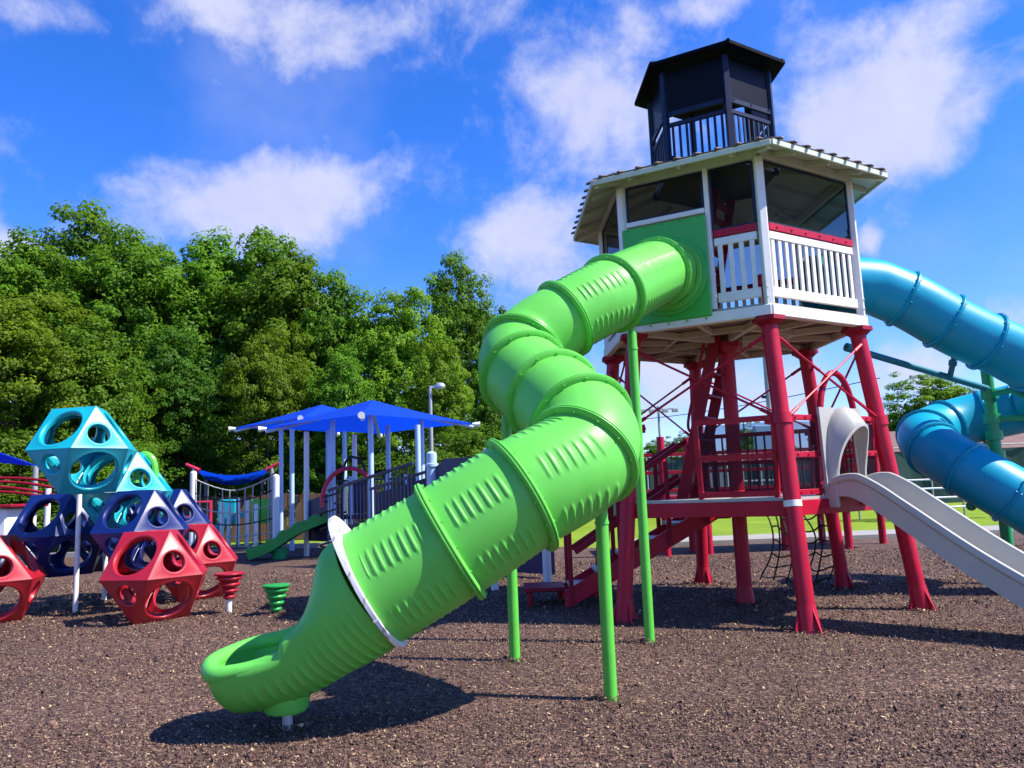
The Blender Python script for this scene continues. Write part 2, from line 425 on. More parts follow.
for k in range(6):
    n = (k+1) % 6
    for a, b in ((k, n), (n, k)):
        p, q = colpt(a, 2.86), colpt(b, 1.98); d = (q-p).normalized(); o_ = (hx(k, 1, 0, pi/6)-V(CX, CY, 0))*(.03 if a == k else .055)
        mb = MB(); mb.tube(p+d*.10+o_, q-d*.10+o_, .0125, n=8); mb.tube(p+d*.08+o_, p+d*.24+o_, .02, n=8); mb.tube(q-d*.22+o_, q-d*.08+o_, .02, n=8)
        tpart(mb, 'brace_rod', 'red')
# upper deck: plates, joists, fascia
RD = 1.547
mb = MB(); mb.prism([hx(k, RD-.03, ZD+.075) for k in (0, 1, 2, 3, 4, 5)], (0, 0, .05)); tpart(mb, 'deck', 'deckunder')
mb = MB(); mb.prism([hx(k, RD-.05, ZD+.128) for k in range(6)], (0, 0, .012)); tpart(mb, 'bounce_floor', 'beam')  # pale floor sheet added over the deck to bounce light into the cabin
mb = MB()
for k in range(6):
    a, b = hx(k, RD-.035, ZD+.03), hx(k+1, RD-.035, ZD+.03)
    mb.bar(a, b, .045, .085)
    mb.bar(hx(k, .20, ZD+.027), hx(k, RD-.07, ZD+.027), .06, .075)
for k in range(6):
    a = hx(k, .78, ZD+.03); b = hx(k+1, .78, ZD+.03); mb.bar(a, b, .04, .07)
    m_ = (hx(k, RD, ZD+.028)+hx(k+1, RD, ZD+.028))/2; c_ = V(CX, CY, ZD+.028); mb.bar(c_+(m_-c_)*.52, c_+(m_-c_)*.95, .04, .065)
tpart(mb, 'joist_frame', 'beam')
for k in range(6):
    d = (hx(k, 1, 0, pi/6)-V(CX, CY, 0)).normalized()
    a, b = hx(k, RD, ZD+.052)+d*.004, hx(k+1, RD, ZD+.052)+d*.004
    mb = MB(); mb.bar(a, b, .035, .115, bev=.006); tpart(mb, 'fascia', 'white')
ZF = ZD+.14       # deck surface
RP = 1.50          # corner post circle
ZE = 4.71          # underside of the eave beam
for k in range(6):
    r_ = (hx(k, 1, 0)-V(CX, CY, 0)).normalized(); t_ = r_.cross(V(0, 0, 1))
    mb = MB(); mb.box(hx(k, RP, (ZF+ZE)/2-.05), (.085, .085, ZE-ZF+.10), (r_, t_, V(0, 0, 1)), .01)
    for z in (ZF+.06, ZF+.16): mb.tube(hx(k, RP+.03, z)+t_*.025, hx(k, RP+.05, z)+t_*.025, .014, n=8)
    tpart(mb, 'corner_post', 'white')
def edge(k, t, z, r=RP, out=0.0):
    a, b = hx(k, r, z), hx(k+1, r, z); d = (hx(k, 1, 0, pi/6)-V(CX, CY, 0)).normalized()
    return a+(b-a)*t+d*out
def railing(k, t0, t1, n):
    t = thing_part('railing')
    mb = MB(); mb.bar(edge(k, t0, ZF+.115), edge(k, t1, ZF+.115), .04, .10); mb.build('bottom_rail', 'white', t)
    mb = MB(); mb.bar(edge(k, t0, ZF+.715), edge(k, t1, ZF+.715), .04, .08); mb.build('top_rail', 'white', t)
    for i in range(n):
        u = t0+(t1-t0)*(i+.5)/n
        mb = MB(); mb.bar(edge(k, u, ZF+.155), edge(k, u, ZF+.685), .022, .05, up=(edge(k, 1, 0)-edge(k, 0, 0)).normalized()); mb.build('baluster', 'white', t)
def thing_part(name):
    o = bpy.data.objects.new(name, None); COL.objects.link(o); o.parent = tower; o.empty_display_size = .1
    return o
def window(k, t0, t1, z0, z1, red=True, out=0):
    d = (hx(k, 1, 0, pi/6)-V(CX, CY, 0)).normalized()
    mb = MB(); P = [edge(k, t0, z0, out=out), edge(k, t1, z0, out=out), edge(k, t1, z1, out=out), edge(k, t0, z1, out=out)]
    mb.prism(P, d*.006); w = tpart(mb, 'window_screen', 'meshgrey')
    mb = MB(); L = edge(k, 1, 0)-edge(k, 0, 0); L = L.normalized()
    for i in range(4):
        p, q = P[i], P[(i+1) % 4]; e = (q-p).normalized()
        h_ = .022 if i in (1, 3) else 0
        mb.bar(p-e*(-.001)+d*.003, q-e*.001+d*.003, .026, .02, up=d)
    mb.build('screen_frame', 'navytower', w)
    if red:
        mb = MB(); a, b = edge(k, t0, z0-.046, out=out+.012), edge(k, t1, z0-.046, out=out+.012); mb.bar(a, b, .03, .075)
        for i in range(6):
            p = a+(b-a)*((i+.5)/6); mb.sphere(p+d*.02, .011, 6)
        tpart(mb, 'window_sill', 'red')
ZS = ZF+.79
# face 5 (front left): slide panel from the left corner, a mullion, then rail and window
TM = .635
for k in (0, 2, 3, 4):
    railing(k, .045, .955, 13); window(k, .045, .955, ZS+.06, ZE-.03)
window(1, .045, .955, ZS+.06, ZE-.03); railing(5, TM+.03, .955, 4)
window(5, TM+.03, .955, ZS+.06, ZE-.03)
window(5, .045, TM-.03, ZF+1.12, ZE-.03, red=False)
d5 = (hx(5, 1, 0, pi/6)-V(CX, CY, 0)).normalized()
mb = MB(); mb.bar(edge(5, TM, ZF), edge(5, TM, ZE), .05, .06, up=d5); tpart(mb, 'mullion', 'white')
mb = MB(); mb.bar(edge(5, .03, ZF+1.085), edge(5, TM-.02, ZF+1.085), .05, .055); mb.bar(edge(5, TM-.10, ZF+.80), edge(5, TM-.02, ZF+.80), .04, .05); tpart(mb, 'transom', 'white')
# eave beam, soffit with rafters, roof and edge trim
for k in range(6):
    mb = MB(); mb.bar(edge(k, .0, ZE+.045), edge(k, 1, ZE+.045), .07, .10); tpart(mb, 'eave_beam', 'soffit')
RE, ZEV, RT, ZT = 1.89, 4.70, .80, 5.03
for k in range(6):
    a, b, c, d = hx(k, RE, ZEV), hx(k+1, RE, ZEV), hx(k+1, RT, ZT), hx(k, RT, ZT)
    mb = MB(); mb.prism([a, b, c, d], (0, 0, .02))
    sf = tpart(mb, 'soffit', 'soffit')
    nrm = (b-a).cross(d-a).normalized(); nrm = nrm if nrm.z > 0 else -nrm
    mb = MB()
    for i in range(7):
        u = (i+.5)/7; p = a+(b-a)*u; w = ((p-V(CX, CY, p.z))); q0 = p+(V(CX, CY, p.z)-p)*.02
        s_ = min(1, .32+.62*(1-abs(2*u-1)))
        q1 = a+(b-a)*u+((d+c)/2-(a+b)/2)*s_
        if i % 2 == 1: mb.bar(p-nrm*.03+((d+c)/2-(a+b)/2)*.02, q1-nrm*.03, .035, .055, up=nrm)
    mb.bar(a-nrm*.03+(d-a)*.02, d-nrm*.03, .05, .07, up=nrm)
    mb.build('rafter', 'soffit', sf)
    # ribbed metal roof sheet
    mb = MB(); nr = 9; up = nrm*.03
    L = (b-a).length
    mb.prism([a+up+V(0, 0, .005), b+up+V(0, 0, .005), c+up, d+up], nrm*.012)
    ed = (b-a).normalized(); inn = ((d+c)/2-(a+b)/2)
    for i in range(nr):
        u = (i+.5)/nr; p = a+(b-a)*u+up+nrm*.022; s_ = min(1., .10+1.9*(1-abs(2*u-1)))
        mb.bar(p-inn.normalized()*.05, p+inn*s_, .045, .026, up=nrm, bev=.010)
    tpart(mb, 'roof_sheet', 'roofmetal')
    out = (hx(k, 1, 0, pi/6)-V(CX, CY, 0)).normalized()
    mb = MB(); mb.bar(a+out*.012-V(0, 0, .006), b+out*.012-V(0, 0, .006), .025, .058); tpart(mb, 'roof_fascia', 'soffit')
# cupola
RC, ZC0, ZC1 = .735, 4.98, 6.30
for k in range(6):
    r_ = (hx(k, 1, 0)-V(CX, CY, 0)).normalized(); t_ = r_.cross(V(0, 0, 1))
    mb = MB(); mb.box(hx(k, RC, (ZC0+ZC1)/2), (.07, .07, ZC1-ZC0), (r_, t_, V(0, 0, 1)), .008); tpart(mb, 'cupola_post', 'navytower')
    d = (hx(k, 1, 0, pi/6)-V(CX, CY, 0)).normalized()
    e0, e1 = lambda z, o=0: edge(k, .05, z, RC, o), lambda z, o=0: edge(k, .95, z, RC, o)
    rl = thing_part('cupola_railing')
    for z, nm in ((5.08, 'bottom_rail'), (5.62, 'top_rail')):
        mb = MB(); mb.bar(e0(z), e1(z), .035, .05); mb.build(nm, 'navytower', rl)
    for i in range(8):
        u = .05+.9*(i+.5)/8
        mb = MB(); mb.bar(edge(k, u, 5.10, RC), edge(k, u, 5.60, RC), .016, .03, up=(edge(k, 1, 0)-edge(k, 0, 0)).normalized(), bev=.003); mb.build('baluster', 'navytower', rl)
    if k in (2, 3): continue
    mb = MB(); mb.prism([e0(5.78), e1(5.78), e1(6.28), e0(6.28)], d*.006); w = tpart(mb, 'cupola_screen', 'meshdark')
    mb = MB(); mb.bar(e0(5.75, .01), e1(5.75, .01), .035, .06)
    for i in range(3): mb.sphere(edge(k, .1+.4*i, 5.76, RC, .03), .012, 6)
    mb.build('screen_rail', 'navytower', w)
mb = MB(); mb.prism([hx(k, RC+.02, 5.0) for k in range(6)], (0, 0, .04)); tpart(mb, 'cupola_floor', 'navytower')
mb = MB(); RCE, ZCE = .95, 6.36
mb.loft([[hx(k, RCE, ZCE-.03) for k in range(6)], [hx(k, RCE, ZCE+.01) for k in range(6)], [hx(k, .07, ZCE+.27) for k in range(6)]])
for k in range(6):
    mb.bar(hx(k, RCE-.02, ZCE+.02), hx(k, .1, ZCE+.27), .03, .03)
tpart(mb, 'cupola_roof', 'navyroof')
mb = MB(); mb.lathe([(.03, ZCE+.25), (.06, ZCE+.29), (.085, ZCE+.35), (.055, ZCE+.41), (.01, ZCE+.43)], (CX, CY, 0), 14); tpart(mb, 'finial', 'navyroof')
# inside the cabin: red climbing ladder panel with holes to the cupola
mb = MB(); lp0 = V(CX-.32, CY+.25, ZF); lp1 = V(CX+.05, CY+.1, 5.02); wv = V(.30, .38, 0)
for s_ in (0, 1): mb.bar(lp0+wv*s_, lp1+wv*s_, .05, .10)
for i in range(9): p = lp0+(lp1-lp0)*(i+.6)/9.5; mb.bar(p, p+wv, .10, .03)
tpart(mb, 'cabin_ladder', 'darkred')
mb = MB(); mb.tube((CX+.35, CY-.45, ZF), (CX+.35, CY-.45, ZF+.38), .022); mb.lathe([(.02, 0), (.09, .01), (.09, .05), (.02, .06)], (CX+.35, CY-.45, ZF+.38), 14)
mb.box((CX+.35, CY-.47, ZF+.50), (.12, .05, .14), bev=.015); tpart(mb, 'cabin_play_wheel', 'red')
# mid deck and its railings
ZM = 1.20
mb = MB(); mid = [hx(k, 1.60, ZM-.012) for k in (5, 0, 1, 2, 3)]+[V(CX+.02, CY+.15, ZM-.012)]
mb.prism(mid, (0, 0, .03)); tpart(mb, 'mid_deck', 'grey_plastic')
mb = MB()
for i in range(len(mid)):
    a, b = mid[i], mid[(i+1) % len(mid)]; mb.bar(a+V(0, 0, -.075), b+V(0, 0, -.075), .05, .145)
for i in range(4):
    mb.bar(hx(5, 1.5, ZM-.09)+(hx(2, 1.5, 0)-hx(5, 1.5, 0))*(.2+.2*i)+V(0, .2, 0), hx(0, 1.4, ZM-.09)+(hx(1, 1.4, 0)-hx(0, 1.4, 0))*(.2*i+.1), .04, .08)
tpart(mb, 'mid_deck_frame', 'red')
def midrail(k, t0, t1, panes, split=2):
    rl = thing_part('mid_railing'); R_ = 1.56; z0, z1 = ZM+.06, ZM+.80
    dd = (hx(k, 1, 0, pi/6)-V(CX, CY, 0)).normalized(); ee = (hx(k+1, 1, 0)-hx(k, 1, 0)).normalized()
    for t in (t0, t1):
        mb = MB(); mb.bar(edge(k, t, ZM), edge(k, t, z1+.03, R_), .05, .05, up=dd); mb.build('rail_post', 'red', rl)
    for z in (z0, (z0+z1)/2, z1):
        mb = MB(); mb.bar(edge(k, t0, z, R_), edge(k, t1, z, R_), .045, .055)
        for i in range(3): mb.sphere(edge(k, t0+(t1-t0)*(.12+.38*i), z, R_, .03), .012, 6)
        mb.build('rail', 'red', rl)
    if panes:
        for (a, b) in ((z0+.04, (z0+z1)/2-.04), ((z0+z1)/2+.04, z1-.04)):
            mb = MB(); mb.prism([edge(k, t0+.02, a, R_), edge(k, t1-.02, a, R_), edge(k, t1-.02, b, R_), edge(k, t0+.02, b, R_)], dd*.005); mb.build('pane', 'smoke', rl)
midrail(5, .45, .95, True); midrail(0, .08, .34, True); midrail(0, .76, .94, True); midrail(1, .08, .92, True); midrail(2, .06, .94, False)
for kk in (1, 2):
    rl = thing_part('barred_panel')
    for i in range(11):
        u = .10+.8*(i+.5)/11; mb = MB(); mb.tube(edge(kk, u, ZM+.08, 1.53), edge(kk, u, ZM+.80, 1.53), .013, n=6); mb.build('bar', 'darkred', rl)
rl = thing_part('landing_railing')
for z in (ZM+.08, ZM+.44, ZM+.82):
    mb = MB(); mb.bar((CX-.02, CY+.85, z), (CX-.02, CY+1.5, z), .045, .055); mb.build('rail', 'darkred', rl)
for y in (.85, 1.5): mb = MB(); mb.bar((CX-.02, CY+y, ZM), (CX-.02, CY+y, ZM+.86), .05, .05, up=(1, 0, 0)); mb.build('rail_post', 'darkred', rl)
# ladder from the mid deck to the upper deck
mb = MB(); l0, l1, wv = V(1.93, 9.10, ZM), V(2.43, 9.00, 3.10), V(.26, .40, 0)
lad = thing_part('ladder')
for s_ in (0, 1):
    mb = MB(); mb.bar(l0+wv*s_, l1+wv*s_, .05, .13); mb.build('stringer', 'darkred', lad)
for i in range(7):
    p = l0+(l1-l0)*(i+.7)/7.4; mb = MB(); mb.bar(p, p+wv, .13, .03); mb.build('step', 'darkred', lad)
mb = MB(); b_ = wv*-.10+V(-.10, 0, 0); P_ = [l0+(l1-l0)*t+b_ for t in (.97, .80, .62, .50)]
mb.path(catmull(P_+[P_[-1]+V(-.01, 0, -.14), P_[-1]+V(.06, .02, -.20), l0+(l1-l0)*.40], 5), .017); mb.build('grab_rail', 'darkred', lad)
# staircase from the ground
stair = thing('staircase', (.6, 9.4, 0), 'red metal stairs with grey treads climbing under the tower behind the green slide posts', 'staircase')
s0, s1, sw = V(.56, 9.15, .02), V(2.42, 9.32, 1.02), V(0, .62, 0)
for s_ in (0, 1):
    mb = MB(); a, b = s0+sw*s_, s1+sw*s_; dn = (b-a).normalized()
    mb.bar(a+V(0, 0, .10), b+V(0, 0, .06), .04, .19); mb.bar(b+V(-.05, 0, .02), b+V(.12, 0, .02), .04, .17); mb.bar(a+V(.0, 0, 0), a+V(0, 0, .2), .05, .08)
    mb.build('stringer', 'red', stair)
    for h in (.62, 1.02):
        mb = MB(); mb.bar(a+V(.10, 0, h), b+V(-.35, 0, h-.15), .045, .06); mb.build('handrail', 'darkred', stair)
    for t in (.02, .34, .66, .90):
        mb = MB(); p = a+(b-a)*t; mb.bar(p+V(0, -.03+.06*s_, .0), p+V(0, -.03+.06*s_, 1.04-.1*t), .05, .05, up=(1, 0, 0)); mb.build('post', 'darkred', stair)
for i in range(6):
    p = s0+(s1-s0)*((i+.5)/6)+V(0, 0, .14); mb = MB(); mb.box(p+sw*.5, (.27, .575, .035), bev=.006); mb.build('tread', 'grey_plastic', stair)
# small step-off plate at the foot
mb = MB(); mb.box((.30, 9.65, .20), (.5, .6, .05), bev=.01)
for q in ((.12, 9.42), (.5, 9.9)): mb.tube((q[0], q[1], 0), (q[0], q[1], .18), .035)
tag(mb.build('step_platform', 'darkred'), 'small dark red step plate on legs at the foot of the red stairs', 'step')

# climbing net under the tower
net = thing('climbing_net', (3.9, 10.2, 0), 'black rope climbing net hanging slack below the red mid deck', 'climbing net')
na, nb_ = V(3.35, 10.9, 1.1), V(4.05, 10.5, 1.1)
def netpt(u, v, a, b, h, bulge):
    p = a+(b-a)*u; sag = bulge*sin(pi*v)*.6
    return p+V(sag*.35+.04*sin(9*u+5*v), -sag, -h*v-.05*sin(pi*u)+.03*sin(7*v+6*u))
for i in range(7):
    mb = MB(); mb.path([netpt(i/6, v/12, na, nb_, 1.08, .4) for v in range(13)], .011, 6); mb.build('rope', 'rope', net)
for j in range(1, 7):
    mb = MB(); mb.path([netpt(u/18, (j+.12*sin(u*1.05+j))/6.3, na, nb_, 1.08, .4) for u in range(19)], .011, 6); mb.build('rope', 'rope', net)

# ------------------------------------------------------------------ tube slides
def frames(P):
    T = []; n = len(P)
    for i in range(n): T.append((P[min(i+1, n-1)]-P[max(i-1, 0)]).normalized())
    out = []
    for t in T:
        u = (V(0, 0, 1)-t*t.z).normalized(); s_ = t.cross(u)
        out.append((t, u, s_))
    return out
def resample(P, step):
    L = [0]
    for i in range(1, len(P)): L.append(L[-1]+(P[i]-P[i-1]).length)
    n = max(2, int(round(L[-1]/step))); out = []; j = 0
    for k in range(n+1):
        s_ = L[-1]*k/n
        while j < len(L)-2 and L[j+1] < s_: j += 1
        out.append(P[j]+(P[j+1]-P[j])*((s_-L[j])/max(1e-9, L[j+1]-L[j])))
    return out, L[-1]
def tube_section(P, r0, r1, mat, parent, ribs=True, nc=128):
    """one moulded section: P dense centre points; groups of raised ribs across it"""
    P, L = resample(P, .0052 if ribs else .03); F = frames(P); n = len(P)
    if not ribs: nc = 64
    th = np.arange(nc)*2*pi/nc
    vs = np.zeros((n, nc, 3))
    bands = [radians(x) for x in (52, 112, 172, 232, 292, 352)]
    for i in range(n):
        s_ = i/(n-1); r = np.full(nc, r0+(r1-r0)*s_)
        if ribs:
            x = s_*L; m0 = .085
            if m0 < x < L-m0 and L > .3:
                ph = (x-m0)/.052; w = max(0, 1-(abs(ph % 1-.5)/.24)**2)
                for bi, b in enumerate(bands):
                    dth = np.abs((th-b+pi) % (2*pi)-pi); half = .24
                    r += .0075*w*np.clip((half-dth)/.06, 0, 1)
        t, u, sd = F[i]
        vs[i] = np.array(P[i])[None]+np.cos(th)[:, None]*r[:, None]*np.array(u)[None]+np.sin(th)[:, None]*r[:, None]*np.array(sd)[None]
    mb = MB(); mb.v = [tuple(v) for v in vs.reshape(-1, 3)]
    mb.f = [(i*nc+j, i*nc+(j+1) % nc, (i+1)*nc+(j+1) % nc, (i+1)*nc+j) for i in range(n-1) for j in range(nc)]
    return mb.build('tube_section', mat, parent, smooth=60)
def flange(p, t, r, mat, parent, w=.05, out=.045, bolts=14, name='flange'):
    t = t.normalized(); u = (V(0, 0, 1)-t*t.z).normalized(); s_ = t.cross(u); n = 64
    prof = [(r-.006, -w/2), (r+out*.55, -w/2), (r+out, -w/4), (r+out, -.006), (r+out*.8, -.002), (r+out*.8, .002), (r+out, .006), (r+out, w/4), (r+out*.55, w/2), (r-.006, w/2)]
    mb = MB(); mb.loft([[p+t*z+(u*cos(2*pi*i/n)+s_*sin(2*pi*i/n))*q for i in range(n)] for q, z in prof], caps=False)
    for i in range(bolts):
        a = 2*pi*(i+.3)/bolts; c = p+(u*cos(a)+s_*sin(a))*(r+out*.42); mb.tube(c-t*(w/2+.010), c+t*(w/2+.010), .0095, n=6)
    return mb.build(name, mat, parent, smooth=50)

gs = thing('green_tube_slide', at(440, 560, 4.7).to_2d().to_3d(), 'bright green twisting tube slide coming down from the tower cabin', 'tube slide')
GP = [(684, 272, 8.30), (672, 277, 8.0), (650, 283, 7.55), (611, 294, 6.95), (564, 319, 6.70), (530, 342, 6.60), (519, 366, 6.38), (540, 388, 6.05), (567, 410, 5.65), (588, 436, 5.32), (575, 464, 5.10), (521, 495, 4.95), (450, 541, 4.90), (372, 588, 4.88)]
GC = [at(*p) for p in GP]
d5 = (hx(5, 1, 0, pi/6)-V(CX, CY, 0)).normalized(); pq = edge(5, .5, 3, RP, .06)
r_ = ray(668, 277); o_ = V(0, 0, CAMH); ex5 = o_+r_*((pq-o_).dot(d5)/r_.dot(d5))
GC[0] = ex5-d5*.30; GC[1] = ex5; GC[2] = ex5+d5*.40+V(0, 0, -.05)
RADII = [.325, .325, .325, .33, .325, .335, .345, .35, .35, .35, .355, .362, .368, .373]
NS = 14
dense = catmull(GC, NS)
segs = [(1, 2), (2, 3), (3, 4), (4, 5.35), (5.35, 6.35), (6.35, 7.5), (7.5, 8.6), (8.6, 9.7), (9.7, 11), (11, 12), (12, 13)]
def sub(a, b): return dense[int(round(a*NS)):int(round(b*NS))+1]
def radat(x): i = min(int(x), len(RADII)-2); return RADII[i]+(RADII[i+1]-RADII[i])*(x-i)
for a, b in segs:
    tube_section(sub(a, b), radat(a), radat(b), 'green', gs, ribs=not (4 <= a < 9.0))
FR = frames(dense)
for a, b in segs[1:]:
    i = int(round(a*NS)); flange(dense[i], FR[i][0], radat(a), 'green', gs)
i = int(round(13*NS)); fg, tg = dense[i], FR[i][0]
# collar and square entry panel on the front left face of the cabin
d5 = (hx(5, 1, 0, pi/6)-V(CX, CY, 0)).normalized(); e5 = (hx(6, 1, 0)-hx(5, 1, 0)).normalized()
pc = GC[1]; f0 = edge(5, 0, 0, RP, .075)
tt = .30
pc2 = edge(5, .315, ZF+.455, RP, .062)
GXN = pc2
mb = MB(); wd, hh = .93, 1.10
mb.box(pc2+V(0, 0, .02), (wd, .035, hh), (e5, d5, V(0, 0, 1)), .02)
for ix in range(5):
    for z in (-.53, .57): mb.sphere(pc2+e5*((ix-2)*.2)+V(0, 0, z-.02)+d5*.02, .013, 6)
mb.build('entry_panel', 'green_panel', gs)
for rr, oo in ((.43, .035), (.385, .07)):
    n = 64; mb = MB(); cpt = ex5+d5*.016
    mb.loft([[cpt+d5*z+(e5*cos(2*pi*i/n)+V(0, 0, 1)*sin(2*pi*i/n))*q for i in range(n)] for q, z in ((rr, 0), (rr, oo*.7), (rr-.015, oo), (rr-.05, oo), (rr-.06, 0))], caps=False)
    mb.build('collar', 'green_panel' if rr > .4 else 'green', gs, smooth=50)
# white oval plate bolted behind the lowest joint
u_ = (V(0, 0, 1)-tg*tg.z).normalized(); sd_ = tg.cross(u_); n = 64
def oval(q, up): return [fg+u_*up+(u_*cos(2*pi*i/n)*q[0]+sd_*sin(2*pi*i/n)*q[1]) for i in range(n)]
mb = MB(); A_ = [fg+(u_*cos(2*pi*i/n)+sd_*sin(2*pi*i/n))*.372 for i in range(n)]; B_ = oval((.455, .418), .05)
mb.loft([[p-tg*.012 for p in A_], [p-tg*.012 for p in B_], [p+tg*.012 for p in B_], [p+tg*.012 for p in A_]], caps=False)
for i in range(18):
    a = 2*pi*(i+.4)/18
    if cos(a) < -.5: continue
    c = fg+(u_*cos(a)*.41+sd_*sin(a)*.396)+u_*.01*cos(a); mb.tube(c-tg*.016, c+tg*.016, .008, n=6)
mb.build('joint_plate', 'disc', gs)
# exit chute: a tube that opens into a spoon-shaped trough
CH = [fg, at(330, 620, 4.60)+V(0, 0, .0), at(293, 645, 4.60), at(255, 660, 4.62), at(222, 667, 4.66)]
CH[1] = at(337, 613, 4.90); CH[2] = at(303, 634, 4.92); CH[3] = at(271, 648, 4.93); CH[4] = at(245, 654, 4.95)
cd, CL = resample(catmull(CH, 20), .006); CF = frames(cd); nC = len(cd)
mb = MB(); rings = []; rf, rn_ = [], []; na_ = 40
for i in range(nC+14):
    if i < nC: p = pin = cd[i]; t, u, sdv = CF[i]; s_ = i/(nC-1); k = 1.0
    else:
        j = (i-nC+1)/14; t, u, sdv = CF[-1]; ang = j*pi/2*.985; p = cd[-1]+t*(.20*sin(ang)); pin = cd[-1]+t*((.20-.065)*sin(ang)); s_ = 1.0; k = max(.08, cos(ang))
    op = min(1, max(0, (s_-.34)/.30)); op = op*op*(3-2*op)
    dp = min(1, max(0, (s_-.08)/.44)); dp = dp*dp*(3-2*dp); dl = radians(13)*op*k; kt = 1-.80*dp   # the roof of the tube dips down to the rim
    al = radians(179.2)-op*radians(179.2-92)
    R_ = .373-.03*dp
    th_ = .012+.085*min(1, op*2)
    ring = []
    x = s_*CL
    for j in range(na_+1):
        a = -al+2*al*j/na_
        ph = x/.052; w = max(0, 1-(abs(ph % 1-.5)/.24)**2)
        rb = 0
        if k == 1 and .06 < s_ < .92:
            for bb in (25, 62, -25, -62): rb = max(rb, max(0, min(1, (.22-abs(a-radians(bb)))/.06)))
        R2 = R_+.008*w*rb
        v_ = -cos(a+dl)*R2; h_ = sin(a+dl)*R2
        ring.append(p+sdv*h_*k+u*((v_*kt if v_ > 0 else v_*(.30+.70*k))))
    if op > .02:
        for sg, lst in ((1, rf), (-1, rn_)):
            a2 = sg*al+dl; cr_ = R_-th_*.45
            lst.append(p+(pin-p)*.4+sdv*sin(a2)*cr_*k+u*(-cos(a2)*cr_*kt if -cos(a2) > 0 else -cos(a2)*cr_*k))
    for q in (0.25, .5, .75):      # rounded rim
        aa = al; c_r = R_-th_*q; bulge = .55*th_*sin(pi*q)*min(1, op*3)
        a2 = al+bulge/R_+dl
        ring.append(p+(pin-p)*q+sdv*sin(a2)*c_r*k+u*(-cos(a2)*c_r*kt+.020*k*sin(pi*q)*min(1, op*3) if -cos(a2) > 0 else -cos(a2)*c_r*k))
    Ri = R_-th_
    for j in range(na_+1):
        a = al-2*al*j/na_; a += dl; v_ = -cos(a)*Ri; kk = max(.05, (k*R_-th_)/Ri) if k < 1 else 1
        ring.append(pin+sdv*sin(a)*Ri*kk+u*(v_*kt if v_ > 0 else v_*kk))
    for q in (0.75, .5, .25):
        c_r = R_-th_*q; a2 = -(al+.55*th_*sin(pi*q)*min(1, op*3)/R_)+dl
        ring.append(p+(pin-p)*q+sdv*sin(a2)*c_r*k+u*(-cos(a2)*c_r*kt+.020*k*sin(pi*q)*min(1, op*3) if -cos(a2) > 0 else -cos(a2)*c_r*k))
    rings.append(ring)
mb.loft(rings, caps=True); mb.build('exit_chute', 'green', gs, smooth=70)
# rolled lip round the mouth: full on the far side and the nose, fading out along the near wall
lp, _l = resample(rf+list(reversed(rn_)), .02); lp = [lp[0]]+[(lp[i-1]+lp[i]*2+lp[i+1])/4 for i in range(1, len(lp)-1)]+[lp[-1]]
lp = [lp[0]]+[(lp[i-1]+lp[i]*2+lp[i+1])/4 for i in range(1, len(lp)-1)]+[lp[-1]]
nl = len(lp); mb = MB()
mb.path(lp, [.008+.046*min(1, (i/nl)/.25)*min(1, max(.12, (1-i/nl)/.40)) for i in range(nl)], 14); mb.build('rolled_lip', 'green', gs, smooth=80)
ft = at(286, 690, 4.92)
mb = MB(); fz = .11; mb.lathe([(.12, fz), (.135, fz+.02), (.15, fz+.12), (.155, fz+.2)], (ft.x, ft.y, 0), 24); mb.build('foot_block', 'green', gs)
mb = MB(); mb.tube((ft.x+.01, ft.y, -.02), (ft.x+.01, ft.y, fz+.05), .032); mb.build('foot_post', 'steel', gs)
# support posts with clamps
def gpost(base, top, r=.044):
    b = gp(*base); t = V(b.x, b.y, top)
    mb = MB(); mb.tube(b-V(0, 0, .02), t, r, n=18); mb.tube(t-V(0, 0, .16), t-V(0, 0, .14), r*1.12, n=18); mb.tube(t, t+V(0, 0, .05), r*.75, r*.6, n=14)
    p = mb.build('support_post', 'green_paint', gs)
    return b
b1 = gpost((650, 643), 2.80); b2 = gpost((611, 700), 1.30); b3 = gpost((515, 661), 2.06)

bs = thing('blue_tube_slide', (5.95, 9.85, 0), 'blue spiral tube slide winding down from the right side of the tower', 'tube slide')
HCX, HCY, HR = at(1026, 361, 9.1).x, 9.88, .78
d1 = (hx(1, 1, 0, pi/6)-V(CX, CY, 0)).normalized()
ex = edge(1, .5, ZF+.44, RP)
ex.z = at(850, 283, 9.18).z
BP = [ex-d1*.3, ex, at(868, 286, 9.18), at(889, 293, 9.16), at(914, 304, 9.13), at(957, 328, 9.1), at(1003, 349, 9.1), at(1024, 360, 9.1)]
z0 = BP[-1].z; zend = at(1014, 515, 9.1).z
p_hel = []; ZC = catmull([V(0, 0, 0), V(.21, 0, 0), V(.34, 0, 0), V(.55, 0, 0), V(1, 0, 0)], 6)
for i in range(1, 25):
    a = -pi/2+i/24*2*pi
    tq = i/24; zz = z0+(zend-z0)*ZC[i].x
    p_hel.append(V(HCX+HR*cos(a), HCY+HR*sin(a), zz))
BP += p_hel
BP += [p_hel[-1]+V(.45, -.02, -.20), p_hel[-1]+V(1.0, 0, -.32), p_hel[-1]+V(1.5, 0, -.35)]
bd, BL = resample(catmull(BP, 8), .02); BF = frames(bd); nB = len(bd)
RB = .335; step = int(.55/.02)
stations = [i for i in range(int(1.24/.02), nB, step)]
prev = 4
for i in stations+[nB-1]:
    tube_section(bd[prev:i+1], RB, RB, 'blue', bs, ribs=False, nc=80); prev = i
for i in stations:
    flange(bd[i], BF[i][0], RB, 'blue', bs, out=.035, w=.045)
mb = MB(); pcb = edge(1, .5, ZF+.42, RP, .05); e1_ = (hx(2, 1, 0)-hx(1, 1, 0)).normalized()
